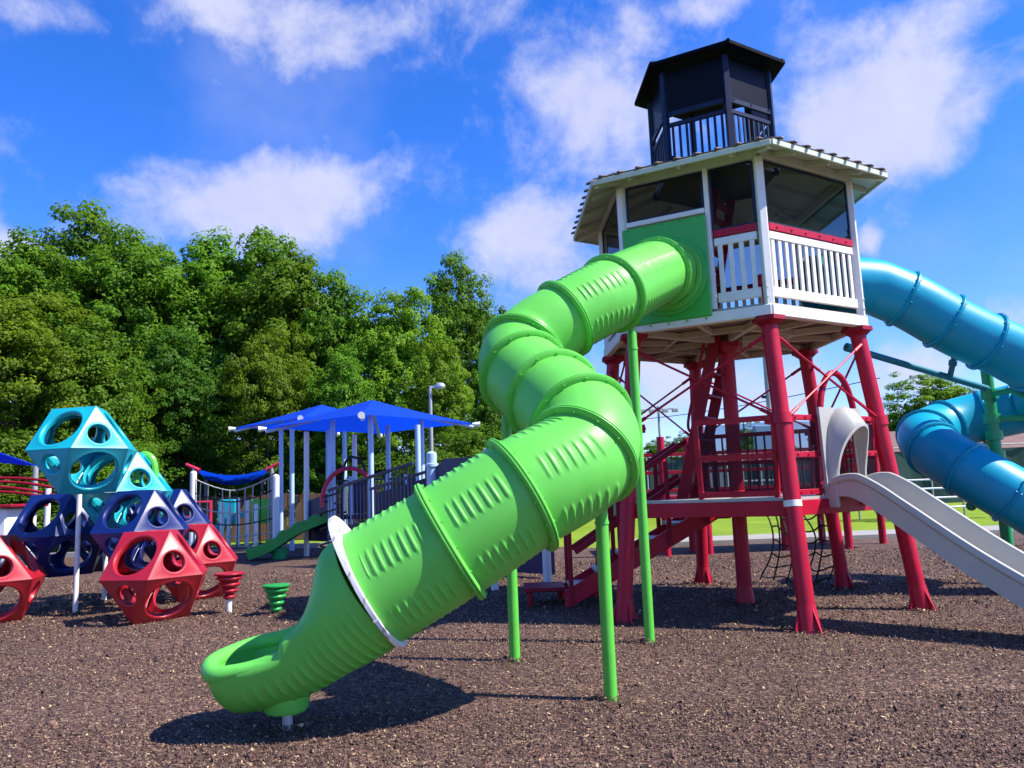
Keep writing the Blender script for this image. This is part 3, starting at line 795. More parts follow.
mb.box(pcb+V(0, 0, .06), (1.40, .035, 1.02), (e1_, d1, V(0, 0, 1)), .02); mb.tube(edge(1, .06, ZF+.97, RP, .03), edge(1, .06, ZF+1.02, RP, .03), .05)
mb.build('entry_panel', 'teal_paint', bs)
mb = MB(); mb.tube((HCX, HCY, -.02), (HCX, HCY, 2.72), .068, n=20); mb.lathe([(.068, 2.72), (.05, 2.76), (.01, 2.78)], (HCX, HCY, 0), 20); mb.build('centre_post', 'teal_green', bs)
br0 = at(846, 347, 9.35); br1 = V(HCX, HCY-.02, at(978, 390, HCY).z)
mb = MB(); mb.tube(br0, br1, .042, n=14); mb.tube(br0, br0+(br1-br0)*.12, .055, n=14); mb.build('brace_pipe', 'teal_paint', bs)
for i, (fr, zz) in enumerate(((3, 0), (5, 0), (7, 0), (9, 0), (11, 0))):
    if fr >= len(stations): continue
    p = bd[stations[fr]]; t = BF[stations[fr]][0]
    hub = V(HCX, HCY, p.z-.30)
    q = p-V(0, 0, RB+.02)
    mb = MB(); mb.path([hub, hub+(V(q.x, q.y, hub.z)-hub)*.55, q+V(0, 0, -.10), q+V(0, 0, .05)], .04, 10); mb.sphere(q+V(0, 0, -.08), .06); mb.tube(hub-V(0, 0, .06), hub+V(0, 0, .06), .10, n=16)
    mb.build('support_arm', 'teal_green', bs)
mb = MB(); p = at(939, 372, 9.14); q = br0+(br1-br0)*.71; mb.tube(q-V(0, 0, .02), V(q.x, q.y-.2, q.z+.30), .035, n=12); mb.tube(V(q.x, q.y-.1, q.z+.14), V(q.x, q.y-.13, q.z+.20), .05, n=12); mb.build('support_arm', 'teal_paint', bs)
for px, py, tz in ((1003, 575, .75), (1040, 590, .55)):
    b = gp(px, py); b = V(b.x, 9.1, 0) if px < 1010 else V(HCX+1.5, 9.1, 0)
    mb = MB(); mb.tube(b-V(0, 0, .02), b+V(0, 0, tz), .05, n=14); mb.build('support_post', 'teal_green', bs)

# grey open slide from the mid deck, with its hood
sl = thing('open_slide', (4.0, 7.4, 0), 'pale grey open slide running off the red mid deck', 'slide')
d0 = (hx(0, 1, 0, pi/6)-V(CX, CY, 0)).normalized(); e0_ = (hx(1, 1, 0)-hx(0, 1, 0)).normalized()
sb = edge(0, .53, ZM, 1.60)
dirn = V(.56, -.83, 0).normalized(); sid = V(dirn.y, -dirn.x, 0)*-1
prof = [(0, .03), (.22, .03), (.42, -.06), (.7, -.25), (1.3, -.66), (1.9, -1.0), (2.25, -1.10), (2.6, -1.11)]
cl = catmull([sb+dirn*a+V(0, 0, b) for a, b in prof], 8)
W_, H_, TH = .25, .19, .055
rings = []
F_ = frames(cl)
for i, p in enumerate(cl):
    t, u, s_ = F_[i]
    s_ = V(-dirn.y, dirn.x, 0); hh = H_*(.55+.45*min(1, i/10))
    sec = [(-W_-TH*.6, -.03), (-W_-TH*.6, hh-.055), (-W_-TH, hh-.03), (-W_-TH, hh), (-W_-TH*.85, hh+.022), (-W_-TH*.5, hh+.03), (-W_-TH*.15, hh+.022), (-W_, hh), (-W_+.02, .03), (-W_+.07, 0), (0, -.005), (W_-.07, 0), (W_-.02, .03), (W_, hh), (W_+TH*.15, hh+.022), (W_+TH*.5, hh+.03), (W_+TH*.85, hh+.022), (W_+TH, hh), (W_+TH, hh-.03), (W_+TH*.6, hh-.055), (W_+TH*.6, -.03), (W_*.5, -.045), (-W_*.5, -.045)]
    rings.append([p+s_*a+u*b for a, b in sec])
mb = MB(); mb.loft(rings); mb.build('slide_bed', 'grey_plastic', sl, smooth=40)
s_ = V(-dirn.y, dirn.x, 0)
for sg in (-1, 1):
    mb = MB(); mb.box(sb+s_*sg*(W_+.02)+V(0, 0, .03)+dirn*.03, (.16, .05, .27), (dirn, s_, V(0, 0, 1)), .012); mb.build('slide_entry', 'grey_plastic', sl)
mb = MB(); e_ = cl[-1]; mb.tube(V(e_.x, e_.y, -.02), e_, .04); mb.build('foot_post', 'steel', sl)
# hood: arched shell, broad shoulders tapering to two legs
mb = MB(); hb = sb+dirn*.06+V(0, 0, .10)
def arch(w, top, a, y):
    """point of the hood's shell at arch angle a; the shell is deep overhead and narrow at its legs"""
    x = -cos(a)*w*(1+.10*sin(2*a)*0); z = top*sin(a)**.62
    return hb+dirn*(y*(.30+.70*sin(a)**1.3)-.04)+s_*x+V(0, 0, z)
rings = []; na_ = 28
for (y, w, tp, th_) in ((0, .30, .80, .035), (.07, .30, .81, .035), (.14, .285, .77, .035), (.21, .265, .69, .03), (.26, .25, .62, .03)):
    rings.append([arch(w, tp, pi*k/na_, y) for k in range(na_+1)]+[arch(w-th_, tp-th_, pi*k/na_, y) for k in range(na_, -1, -1)])
mb.loft(rings); mb.build('hood', 'grey_plastic', sl, smooth=50)
mb = MB()
for sg in (1, -1):
    O_ = [hb-dirn*.055+s_*(sg*a)+V(0, 0, b) for a, b in ((.26, 0), (.33, 0), (.36, .80), (.10, .80), (.23, .55))]
    mb = MB(); mb.prism(O_, dirn*.03); mb.build('hood_flange', 'grey_plastic', sl)
# red hoop behind the hood
mb = MB(); hp = edge(0, .66, ZM, 1.45)
mb.path([hp+e0_*(-.29*cos(a))+V(0, 0, .75+ .55*sin(a)) if 0 <= a <= pi else None for a in [pi*k/16 for k in range(17)]], .034, 12)
for sg in (-1, 1): mb.tube(hp+e0_*(.29*sg), hp+e0_*(.29*sg)+V(0, 0, .76), .034)
tpart(mb, 'hoop', 'red')

# ------------------------------------------------------------------ pod climber (left)
PA = .645
def cubocta():
    """vertices of a cuboctahedron standing on a triangle (edge 1)"""
    hgt = sqrt(2/3); v = []
    for k in range(3): a = radians(90+120*k); v.append((cos(a)/sqrt(3), sin(a)/sqrt(3), hgt))
    for k in range(6): a = radians(60*k); v.append((cos(a), sin(a), 0))
    for k in range(3): a = radians(270+120*k); v.append((cos(a)/sqrt(3), sin(a)/sqrt(3), -hgt))
    return [Vector(x) for x in v]
def pod_mesh():
    cv = cubocta(); import itertools
    faces = []
    # planes: 8 triangles, 6 squares
    for n_v in (3, 4):
        for comb in itertools.combinations(range(12), n_v):
            pts = [cv[i] for i in comb]; c = sum(pts, Vector())/n_v
            dl = sorted((pts[a]-pts[b]).length for a, b in itertools.combinations(range(n_v), 2))
            if n_v == 3 and all(abs(x-1) < 1e-3 for x in dl) and abs(c.length-.8165) < 1e-3: faces.append(comb)
            if n_v == 4 and abs(dl[0]-1) < 1e-3 and abs(dl[3]-1) < 1e-3 and abs(dl[5]-sqrt(2)) < 1e-3 and abs(c.length-.7071) < 1e-3: faces.append(comb)
    mb = MB(); K = 10
    for comb in faces:
        pts = [cv[i]*PA for i in comb]; c = sum(pts, Vector())/len(pts); nn = c.normalized()
        a0 = (pts[0]-c).normalized(); b0 = nn.cross(a0)
        pts.sort(key=lambda p: math.atan2((p-c).dot(b0), (p-c).dot(a0))); m = len(pts)
        hole = PA*(.185 if m == 3 else .385); lip = .030 if m == 4 else .022
        outer, dirs = [], []
        for i in range(m):
            p, q = pts[i], pts[(i+1) % m]
            for k in range(K): outer.append(p+(q-p)*(k/K))
        nn_ = len(outer)
        rings = [outer]
        # ring at the lip, roll into the hole, depth wall
        for (rr, dz) in ((hole+lip*1.6, 0.0), (hole+lip, .006), (hole+lip*.35, .0), (hole, -.022), (hole+.005, -.07)):
            rg = []
            for o in outer:
                d = (o-c); d = (d-nn*d.dot(nn)).normalized(); rg.append(c+d*rr+nn*dz)
            rings.append(rg)
        rings[0] = [o for o in outer]
        inner = [o*.88 for o in outer]
        rings.append([c*.93+(o-c)*.84 for o in outer])
        mb.loft(rings, caps=False)
    return mb
pods = thing('pod_climber', gp(150, 610).to_2d().to_3d(), 'stack of faceted red, navy and teal climbing pods with round holes', 'climbing frame')
pm = pod_mesh()
DS = {}
AZ = radians(47)                # heading of the shiny triangle
def pod(px, py, Y, z, colr, label, sc=1.0):
    p = at(px, py, Y); p.z = z
    rot = Matrix.Rotation(AZ-pi, 4, 'Z')
    mb = MB(); mb.v = [tuple(p+rot@(Vector(v)*sc)) for v in pm.v]; mb.f = pm.f
    o = mb.build('pod', colr, pods, smooth=28, recalc=True); o['label'] = label
    return p
HG = PA*sqrt(2/3)
P1 = pod(156, 576, 9.55, HG, 'podred', 'red pod, lower front')
P2 = pod(-11, 580, 9.75, HG, 'podred', 'red pod cut by the picture edge')
P3 = pod(196, 564, 11.4, HG, 'podred', 'red pod, farthest right')
P4 = pod(62, 533, 10.9, 2*HG-.05, 'podnavy', 'navy pod under the top teal pod', 1.06)
P5 = pod(142, 532, 10.4, 2*HG-.02, 'podnavy', 'navy pod above the front red pod')
P6 = pod(170, 530, 11.9, 2*HG, 'podnavy', 'navy pod behind, right')
P7 = pod(125, 490, 10.9, 2.94*HG, 'podteal', 'lower teal pod', 1.05)
P8 = pod(84, 448, 9.9, 3.96*HG, 'podteal', 'topmost teal pod', 1.03)
P9 = pod(112, 540, 11.8, 2*HG-.1, 'podnavy', 'navy pod in the middle')
for (px, py), top in (((75, 614), 1.75), ((104, 603), 1.0), ((196, 585), .7)):
    b = gp(px, py); mb = MB(); mb.tube(b-V(0, 0, .02), V(b.x, b.y, top), .032); mb.build('support_post', 'pole_white', pods)
mb = MB(); q = P7+V(.10, .35, .44)
mb.path(catmull([q+V(-.12, 0, -.3), q+V(-.1, 0, .0), q+V(0, 0, .1), q+V(.12, 0, .0), q+V(.16, 0, -.3)], 5), .055, 10); o = mb.build('grab_hoop', 'green_paint', pods)

def stool(base, z, colr, label, postmat, sc=1.0):
    b = gp(*base); t = thing('spiral_stool', b, label, 'stool', 'spiral stepping stools')
    n = 28; prof = [(.035, z-.28), (.06, z-.27)]
    mb = MB(); mb.tube(b-V(0, 0, .02), b+V(0, 0, z-.24), .034); mb.build('post', postmat, t)
    mb = MB(); pr = [(.03, z-.33)]
    for i in range(4):
        z_ = z-.32+i*.075; r_ = .075+.03*i; pr += [(r_-.02, z_), (r_+.012, z_+.022), (r_+.012, z_+.04), (r_-.018, z_+.062)]
    pr += [(.19, z-.03), (.205, z-.02), (.205, z-.004), (.19, z)]
    pr = [(a*sc, c_) for a, c_ in pr]; mb.lathe(pr, b, n); mb.build('cone', colr, t, smooth=50)
    return t
stool((229, 614), .50, 'podred', 'red spiral cone stool on a short white post', 'pole_white', .88)
stool((276, 615), .36, 'leafgreen', 'green spiral cone stool close to the slide exit', 'teal_green', .80)

# ------------------------------------------------------------------ blue shade structures
def shade(near, right, left, zE, zA, posts, label):
    far = right+left-near; c = (near+right+left+far)/4
    t = thing('shade_structure', (c.x, c.y, 0), label, 'sun shade', 'blue shade canopies')
    cs = [V(q.x, q.y, zE) for q in (near, right, far, left)]; ap = V(c.x, c.y, zA)
    mb = MB(); nseg = 10
    for i in range(4):
        a, b = cs[i], cs[(i+1) % 4]
        for lay in (0,):
            vs = []; 
            for r in range(nseg+1):
                for k in range(nseg+1):
                    u = r/nseg; v = k/nseg
                    p = ap+((a+(b-a)*v)-ap)*u
                    p = p+V(0, 0, -.02*sin(pi*u)+lay)+(ap-p)*0.03*(u**3)*sin(pi*v)
                    vs.append(p)
            mb.add(vs, [(r*(nseg+1)+k, r*(nseg+1)+k+1, (r+1)*(nseg+1)+k+1, (r+1)*(nseg+1)+k) for r in range(nseg) for k in range(nseg)])
    mb.build('canopy', 'canopy', t, smooth=20, recalc=False)
    for q in cs:
        d = (q-ap); d.z = 0; d.normalize(); mb = MB(); mb.tube(q-d*.03-V(0, 0, .02), q+d*.16+V(0, 0, -.03), .035, .075, n=12); mb.build('corner_cap', 'pole_white', t)
    mb = MB()
    for i in range(4): mb.tube(cs[i]+V(0, 0, -.09), ap+V(0, 0, -.14), .045)
    mb.build('rafter', 'pole_blue', t)
    for (px, Y) in posts:
        p = at(px, 500, Y); zz = zE+(zA-zE)*.32-.08
        mb = MB(); mb.tube((p.x, p.y, -.02), (p.x, p.y, zz), .062, n=14); mb.tube((p.x, p.y, zz-.35), (p.x, p.y, zz-.30), .072, n=14); mb.build('post', 'pole_blue', t)
    return t
shade(V(-3.15, 16.0, 0), V(-1.0, 19.2, 0), V(-5.9, 18.3, 0), 3.05, 3.68, ((371.5, 17.2), (423, 18.9), (333, 18.2), (389, 20.2)), 'larger blue hipped shade canopy on pale blue posts, in front')
shade(V(-5.4, 19.6, 0), V(-3.2, 22.6, 0), V(-7.9, 21.8, 0), 3.40, 4.02, ((281, 21.5), (292, 20.8), (328, 23.2), (345, 21.9)), 'smaller looking blue shade canopy with caps, behind the larger one')

# bridge / ramp with dark railing beside the shade posts
rp = thing('ramp', (-2.6, 17, 0), 'raised ramp with dark blue barred railing below the larger blue canopy', 'ramp')
ra, rb = at(350, 532, 16.4), at(434, 500, 15.2); ra.z = .55; rb.z = 1.0
mb = MB(); mb.bar(ra, rb, 1.3, .10); mb.build('ramp_deck', 'bluerail', rp)
for off in (-.62, .62):
    sdv = (rb-ra).cross(V(0, 0, 1)).normalized()*off; rl = bpy.data.objects.new('railing', None); COL.objects.link(rl); rl.parent = rp
    a, b = ra+sdv, rb+sdv
    for h in (.1, .95):
        mb = MB(); mb.bar(a+V(0, 0, h), b+V(0, 0, h), .05, .06); mb.build('rail', 'bluerail', rl)
    for i in range(24):
        p = a+(b-a)*((i+.5)/24); mb = MB(); mb.tube(p+V(0, 0, .1), p+V(0, 0, .95), .012, n=6); mb.build('bar', 'bluerail', rl)
for t in (0, .5, 1):
    p = ra+(rb-ra)*t; mb = MB(); mb.tube((p.x, p.y, 0), p, .06); mb.build('leg', 'pole_blue', rp)
mb = MB(); sdv = (rb-ra).cross(V(0, 0, 1)).normalized()*-.75; mb.prism([ra+sdv+V(0, 0, .15), rb+sdv+V(0, 0, .15), rb+sdv+V(0, 0, .85), ra+sdv+V(0, 0, .85)], (0, .03, 0)); mb.build('side_panel', 'navypanel', rp)

dk = thing('play_deck', at(380, 530, 19.6).to_2d().to_3d(), 'raised navy play deck with barred panels between the posts under the blue canopies', 'play deck')
a, b = at(338, 500, 19.9), at(424, 500, 19.4); xa, xb = a.x, b.x
mb = MB(); mb.box(((xa+xb)/2, 19.7, .86), (xb-xa, 1.3, .10), bev=.01); mb.build('deck', 'bluerail', dk)
for i in range(5):
    x0_, x1_ = xa+(xb-xa)*i/5+.05, xa+(xb-xa)*(i+1)/5-.05
    if i in (1, 4): mb = MB(); mb.box(((x0_+x1_)/2, 19.1, 1.35), (x1_-x0_, .04, .8), bev=.01); mb.build('panel', 'navypanel', dk)
    else:
        for z in (.98, 1.75): mb = MB(); mb.bar((x0_, 19.1, z), (x1_, 19.1, z), .04, .05); mb.build('rail', 'bluerail', dk)
        for j in range(4): x = x0_+(x1_-x0_)*(j+.5)/4; mb = MB(); mb.tube((x, 19.1, .98), (x, 19.1, 1.75), .014, n=6); mb.build('bar', 'bluerail', dk)
    mb = MB(); mb.tube((x0_, 19.1, -.02), (x0_, 19.1, 1.85), .055, n=12); mb.build('post', 'pole_blue', dk)

# navy play wall behind the green slide
nw = thing('play_wall', (-.5, 13.2, 0), 'dark navy play wall with an arched motif standing behind the green tube', 'play wall')
wa, wb = at(437, 500, 14.0), at(552, 500, 12.2)
wa.z = wb.z = 0
mb = MB(); dw = (wb-wa).normalized(); mb.prism([wa+V(0, 0, .06), wb+V(0, 0, .06), wb+V(0, 0, 1.62), wb-dw*.4+V(0, 0, 1.95), wa+dw*.25+V(0, 0, 1.98), wa+V(0, 0, 1.85)], (0, .05, 0)); pn = mb.build('panel', 'navypanel', nw)
mb = MB()
for R_ in (.55, .60):
    mb.path([wa+dw*(.95-R_*cos(a))+V(0, -.012, 1.15+R_*1.1*sin(a)) for a in [pi*k/18 for k in range(19)]], .012, 6)
mb.build('arch_motif', 'pole_blue', pn)
mb = MB(); mb.lathe([(.0, -.03), (.26, -.03), (.26, .0), (.0, .0)], (0, 0, 0), 24)
mb2 = MB(); mb2.v = [tuple(wa+dw*.95+V(v[0]*dw.x, v[0]*dw.y+v[2]-.005, 1.25+v[1])) for v in mb.v]; mb2.f = mb.f; mb2.build('porthole', 'navytower', pn)
def bollard(p, h, r, mat, par, nm='post'):
    mb = MB(); mb.lathe([(r, -.02), (r, h-.28), (r*1.25, h-.27), (r*1.25, h-.22), (r*.95, h-.21), (r*.95, h-.03), (r*.6, h), (.01, h+.01)], (p.x, p.y, 0), 18); return mb.build(nm, mat, par)
bollard(wa-dw*.12, 2.12, .10, 'pole_blue', nw)
bollard(wa+dw*1.35+V(0, -.15, 0), 2.1, .10, 'pole_blue', nw)
q = gp(495, 590); mb = MB(); mb.tube(q-V(0, 0, .02), q+V(0, 0, 1.2), .055); mb.build('post', 'pole_white', nw)
q = gp(548, 590); bollard(q, 1.0, .06, 'pole_white', nw)

# play structure posts with hoop, spiral climber under the canopies
ps = thing('hoop_climber', at(340, 540, 18).to_2d().to_3d(), 'pink red hoop and coiled black climber between the pale shade posts', 'climber')
h0 = at(349, 470, 17.6)
mb = MB(); mb.path([V(h0.x+.62*(-cos(a)), h0.y, 1.25+.75*sin(a)) for a in [pi*k/18-.15 for k in range(22)]], .05, 10); mb.build('hoop', 'pink', ps)
mb = MB(); c_ = at(331, 530, 17.8); mb.path([V(c_.x+.24*cos(a), c_.y+.24*sin(a), .1+.055*a) for a in [k*.45 for k in range(56)]], .022, 7); mb.build('coil', 'rope', ps)
mb = MB(); mb.tube((c_.x, c_.y, -.02), (c_.x, c_.y, 2.6), .07); mb.build('post', 'pole_blue', ps)
mb = MB(); mb.path(catmull([V(c_.x+.25, c_.y, .6), V(c_.x+.3, c_.y, 2.0), V(c_.x+.55, c_.y, 2.25), V(c_.x+.8, c_.y, 1.9), V(c_.x+.82, c_.y, .6)], 6), .03, 8); mb.build('frame', 'rope', ps)
for px, Y, h in ((306.5, 18.6, 2.95), (355, 19.5, 2.9), (419, 17.3, 2.9)):
    p = at(px, 500, Y); mb = MB(); mb.tube((p.x, p.y, -.02), (p.x, p.y, h), .062); mb.tube((p.x, p.y, 1.5), (p.x, p.y, 1.56), .075); mb.build('post', 'pole_white' if px != 419 else 'pole_blue', ps)
mb = MB(); a, b = at(309, 500, 18.6), at(333, 500, 18.0); a.z = .9; b.z = .9; mb.prism([V(a.x, a.y, .35), V(b.x, b.y, .35), V(b.x, b.y, 1.5), V(a.x, a.y, 1.3)], (0, .04, 0)); mb.build('panel', 'navypanel', ps)

# small green slide on the left
g2 = thing('small_slide', at(290, 545, 17.6).to_2d().to_3d(), 'small green wavy slide in the left background', 'slide')
c0 = gp(252, 560); a0 = V(c0.x, c0.y, .08); b0 = at(330, 521, 18.2)
cl = catmull([a0, a0+(V(b0.x, b0.y, .1)-a0)*.25+V(0, 0, .14), a0+(V(b0.x, b0.y, .1)-a0)*.6+V(0, 0, .5), b0+V(0, 0, .05)], 10); F_ = frames(cl); rings = []
for i, p in enumerate(cl):
    t, u, s_ = F_[i]; w = .30; hh = .17+.035*sin(i*1.25)
    rings.append([p+s_*a+u*b for a, b in ((-w-.05, -.05), (-w-.06, hh), (-w, hh+.02), (-w+.05, .02), (w-.05, .02), (w, hh+.02), (w+.06, hh), (w+.05, -.05))])
mb = MB(); mb.loft(rings); mb.build('slide_bed', 'leafgreen', g2, smooth=50)
mb = MB(); q = a0+(V(b0.x, b0.y, .1)-a0)*.35; mb.tube((q.x, q.y, -.02), (q.x, q.y, .25), .16, .20); mb.build('foot', 'teal_green', g2)

# rope bridge with posts and the small blue sail behind it
rn = thing('rope_net', at(235, 540, 20.5).to_2d().to_3d(), 'tall rope net strung between two white posts left of the shade canopies', 'climbing net')
na, nb_ = at(193, 500, 21.0), at(276, 500, 20.2); na.z = nb_.z = 0
for p, h in ((na, 2.15), (nb_, 1.95)):
    mb = MB(); mb.tube(p-V(0, 0, .02), p+V(0, 0, h), .085); mb.lathe([(.085, h), (.06, h+.04), (.01, h+.05)], p, 12); mb.build('post', 'pole_white', rn)
for i in range(1, 11):
    u = i/11; p = na+(nb_-na)*u; top = 1.65+.35*abs(2*u-1)**1.5
    mb = MB(); mb.path([p+V(0, .02*sin(k+i), .12+(top-.12)*k/6) for k in range(7)], .016, 6); mb.build('rope', 'rope_pale' if i % 3 else 'rope', rn)
for j in range(6):
    mb = MB(); pts = []
    for i in range(12):
        u = i/11; top = 1.65+.35*abs(2*u-1)**1.5; pts.append(na+(nb_-na)*u+V(0, 0, .15+(top-.15)*j/5-.03*sin(pi*u)))
    mb.path(pts, .018, 6); mb.build('rope', 'rope_pale' if j % 2 else 'rope', rn)
ss = thing('shade_sail', at(232, 540, 27).to_2d().to_3d(), 'small blue four point shade sail with red tips behind the rope net', 'sun shade')
A_, B_, C_, D_ = at(194, 468, 24), at(272, 467, 24), at(262, 478, 27), at(206, 479, 27)
mb = MB(); n_ = 10
for lay in (0,):
    vs = []
    for i in range(n_+1):
        for j in range(n_+1):
            u, v = i/n_, j/n_; p = (A_*(1-u)+B_*u)*(1-v)+(D_*(1-u)+C_*u)*v
            p = p+V(0, 0, -.24*sin(pi*u)+lay+.12*sin(pi*v)*sin(pi*u)); vs.append(p)
    mb.add(vs, [(i*(n_+1)+j, i*(n_+1)+j+1, (i+1)*(n_+1)+j+1, (i+1)*(n_+1)+j) for i in range(n_) for j in range(n_)])
mb.build('sail', 'canopy', ss, recalc=False)
for q, o in ((A_, V(-.25, 0, .12)), (B_, V(.25, 0, .12))):
    mb = MB(); mb.tube(q-o*.7, q+o, .07, .05); mb.build('tip', 'pink', ss)
for q in (A_, B_, C_, D_):
    mb = MB(); mb.tube((q.x, q.y, -.02), q+V(0, 0, -.02), .06); mb.build('pole', 'galv', ss)

# left edge: toy caboose-like white panel, red rail, dark blue sail
wp = thing('white_play_house', at(8, 530, 14).to_2d().to_3d(), 'white play panel house with a wheel motif at the left picture edge', 'play house')
c_ = at(2, 515, 14.2); w0 = V(c_.x, c_.y, 0)
mb = MB(); mb.box(w0+V(-.2, 0, .98), (1.15, .9, .82), bev=.03); mb.build('body', 'pole_white', wp)
mb = MB(); mb.box(w0+V(-.1, -.46, 1.22), (.34, .03, .16), bev=.01); mb.build('window', 'navytower', wp)
mb = MB(); mb.path([w0+V(.1+.13*cos(a), -.47, .93+.13*sin(a)) for a in [2*pi*k/20 for k in range(20)]], .018, 6, closed=True); mb.build('wheel', 'darkred', wp)
mb = MB(); mb.box(w0+V(-.2, 0, 1.43), (1.45, 1.1, .06), bev=.015); mb.build('top', 'darkred', wp)
for sx in (-.7, .3):
    for sy in (-.35, .35): mb = MB(); mb.tube(w0+V(sx, sy, -.02), w0+V(sx, sy, .6), .05); mb.build('leg', 'pole_white', wp)
rr = thing('pipe_climber', at(30, 530, 16).to_2d().to_3d(), 'thin dark red pipe bars on a white post behind the teal pods', 'climber')
p = at(47, 520, 15.5); mb = MB(); mb.tube((p.x, p.y, -.02), (p.x, p.y, 1.75), .055); mb.build('post', 'pole_white', rr)
for i, (dy, z_) in enumerate(((0, 1.72), (.35, 1.82), (.7, 1.9), (.2, 1.62))):
    mb = MB(); mb.path(catmull([V(p.x+.2, p.y+dy, z_-.12), V(p.x-.6, p.y+dy, z_+.05), V(p.x-1.4, p.y+dy, z_+.12), V(p.x-2.4, p.y+dy, z_+.10)], 5), .03, 7); mb.build('pipe', 'darkred', rr)
ls = thing('shade_sail', at(0, 530, 19).to_2d().to_3d(), 'dark blue sloping shade sail cut by the left picture edge', 'sun shade')
A_, B_, C_, D_ = at(36, 466, 18.5), at(-60, 432, 17.5), at(-90, 450, 21), at(-10, 462, 21)
mb = MB(); mb.prism([A_, B_, C_, D_], (0, 0, .025)); mb.build('sail', 'canopy', ls)
for q in (A_, B_, C_): mb = MB(); mb.tube((q.x, q.y, -.02), q, .06); mb.build('pole', 'galv', ls)

# wooden fence, small white and red play posts behind the net
wf = thing('board_fence', (-7, 26, 0), 'brown board fence behind the rope net and shade posts', 'fence')
for i in range(66):
    x = -15.5+i*.235; h = 1.5+.04*sin(i*2.3)
    mb = MB(); mb.box((x, 26+.01*sin(i*5), h/2), (.215, .03, h), bev=.006); mb.build('board', 'wood', wf)
for z in (.4, 1.2): mb = MB(); mb.box((-7.9, 26.06, z), (15.6, .06, .10)); mb.build('rail', 'wood', wf)
for i, (px, h, c_) in enumerate(((222, 1.3, 'pole_white'), (229, 1.15, 'pole_white'), (247, 1.35, 'pole_white'), (256, 1.2, 'pole_white'), (238, 1.4, 'pole_white'))):
    p = at(px, 520, 22.6+.3*(i % 3)); p.z = 0; mb = MB(); mb.tube((p.x, p.y, -.02), (p.x, p.y, h), .06); mb = MB(); mb.lathe([(.06, -.02), (.06, h), (.04, h+.04), (.01, h+.05)], p, 12)
    tag(mb.build('white_post', c_), 'short white post standing behind the rope net', 'post', 'white posts behind the rope net')
gm = thing('toddler_climber', at(235, 520, 24).to_2d().to_3d(), 'mint green and teal toddler climber with red arch behind the rope net', 'climber')
p = at(230, 515, 24); p.z = 0
mb = MB(); mb.box(p+V(-.1, 0, 1.0), (.55, .06, .8), bev=.05); mb.build('panel', 'podteal', gm)
mb = MB(); mb.box(p+V(.9, .1, 1.0), (.6, .06, .75), bev=.05); mb.build('panel', 'green_paint', gm)
mb = MB(); mb.path([p+V(-1.7, 0, 0), p+V(-1.7, 0, 1.35), p+V(-.6, 0, 1.35), p+V(-.6, 0, 0)], .06, 8); mb.path([p+V(-1.7, 0, .9), p+V(-.6, 0, .9)], .05, 8); mb.build('arch', 'pink', gm)
rings = []
cl = catmull([p+V(.7, -.3, .95), p+V(.2, -.5, .75), p+V(-.5, -.9, .25), p+V(-.9, -1.1, .1)], 6)
for q, (t, u, s_) in zip(cl, frames(cl)): rings.append([q+s_*a+u*b for a, b in ((-.25, -.03), (-.25, .14), (-.2, .14), (-.18, .02), (.18, .02), (.2, .14), (.25, .14), (.25, -.03))])
mb = MB(); mb.loft(rings); mb.build('chute', 'podteal', gm, smooth=50)

def lamp_post(p, h, label, arm, heads):
    t = thing('lamp_post', V(p.x, p.y, 0), label, 'lamp post')
    mb = MB(); mb.tube((p.x, p.y, -.05), (p.x, p.y, h), .075, .05); mb.build('pole', 'galv', t)
    for s_ in heads:
        mb = MB(); mb.bar((p.x, p.y, h-.05), (p.x+s_*arm, p.y, h), .06, .06); mb.sphere((p.x+s_*arm, p.y, h-.02), .13, 12, (1.3, 1, .9)); mb.build('lamp_head', 'steel', t)
    return t
q = at(430, 386, 23); lamp_post(q, q.z, 'slim grey lamp post with one pale head rising behind the blue canopies', .30, (1,))

# ------------------------------------------------------------------ far right background
for (px, py, Y, lab) in ((658, 406, 70, 'distant double headed light pole left of the tower ladder'), (927, 372, 75, 'distant double headed light pole beside the blue slide brace'), (743, 418, 85, 'distant light pole seen through the tower legs')):
    q = at(px, py, Y); t = thing('light_pole', V(q.x, q.y, 0), lab, 'light pole')
    mb = MB(); mb.tube((q.x, q.y, -.1), (q.x, q.y, q.z), .16, .10); mb.build('pole', 'galv', t)
    for zz in (q.z-.3, q.z-1.3):
        mb = MB(); mb.bar((q.x-1.6, q.y, zz), (q.x+1.6, q.y, zz), .10, .12)
        for s_ in (-1.5, -.6, .6, 1.5): mb.box((q.x+s_, q.y-.1, zz-.15), (.55, .4, .35), bev=.05)
        mb.build('lamp_bar', 'galv', t); 
        if py != 418: break
pt = at(765, 355, 40); up_ = thing('utility_pole', V(pt.x, pt.y, 0), 'tall grey utility pole seen between the red tower legs', 'utility pole')
mb = MB(); mb.tube((pt.x, pt.y, -.1), (pt.x, pt.y, pt.z+4), .17, .12); mb.build('pole', 'galv', up_)
mb = MB(); zc = at(765, 397, 40).z; mb.bar((pt.x-.35, pt.y, zc), (pt.x+.35, pt.y, zc), .12, .14); mb.build('crossarm', 'navytower', up_)
mb = MB(); mb.box((pt.x-.5, pt.y-.1, at(763, 440, 40).z), (.9, .4, 1.5), bev=.05); mb.build('cabinet', 'pole_blue', up_)
w0, w1 = at(560, 425, 60), at(880, 378, 40)
mb = MB(); mb.path([w0+(w1-w0)*k/20+V(0, 0, -.5*sin(pi*k/20)) for k in range(21)], .025, 5)
tag(mb.build('power_line', 'rope'), 'thin dark power line sagging behind the tower legs', 'power line')
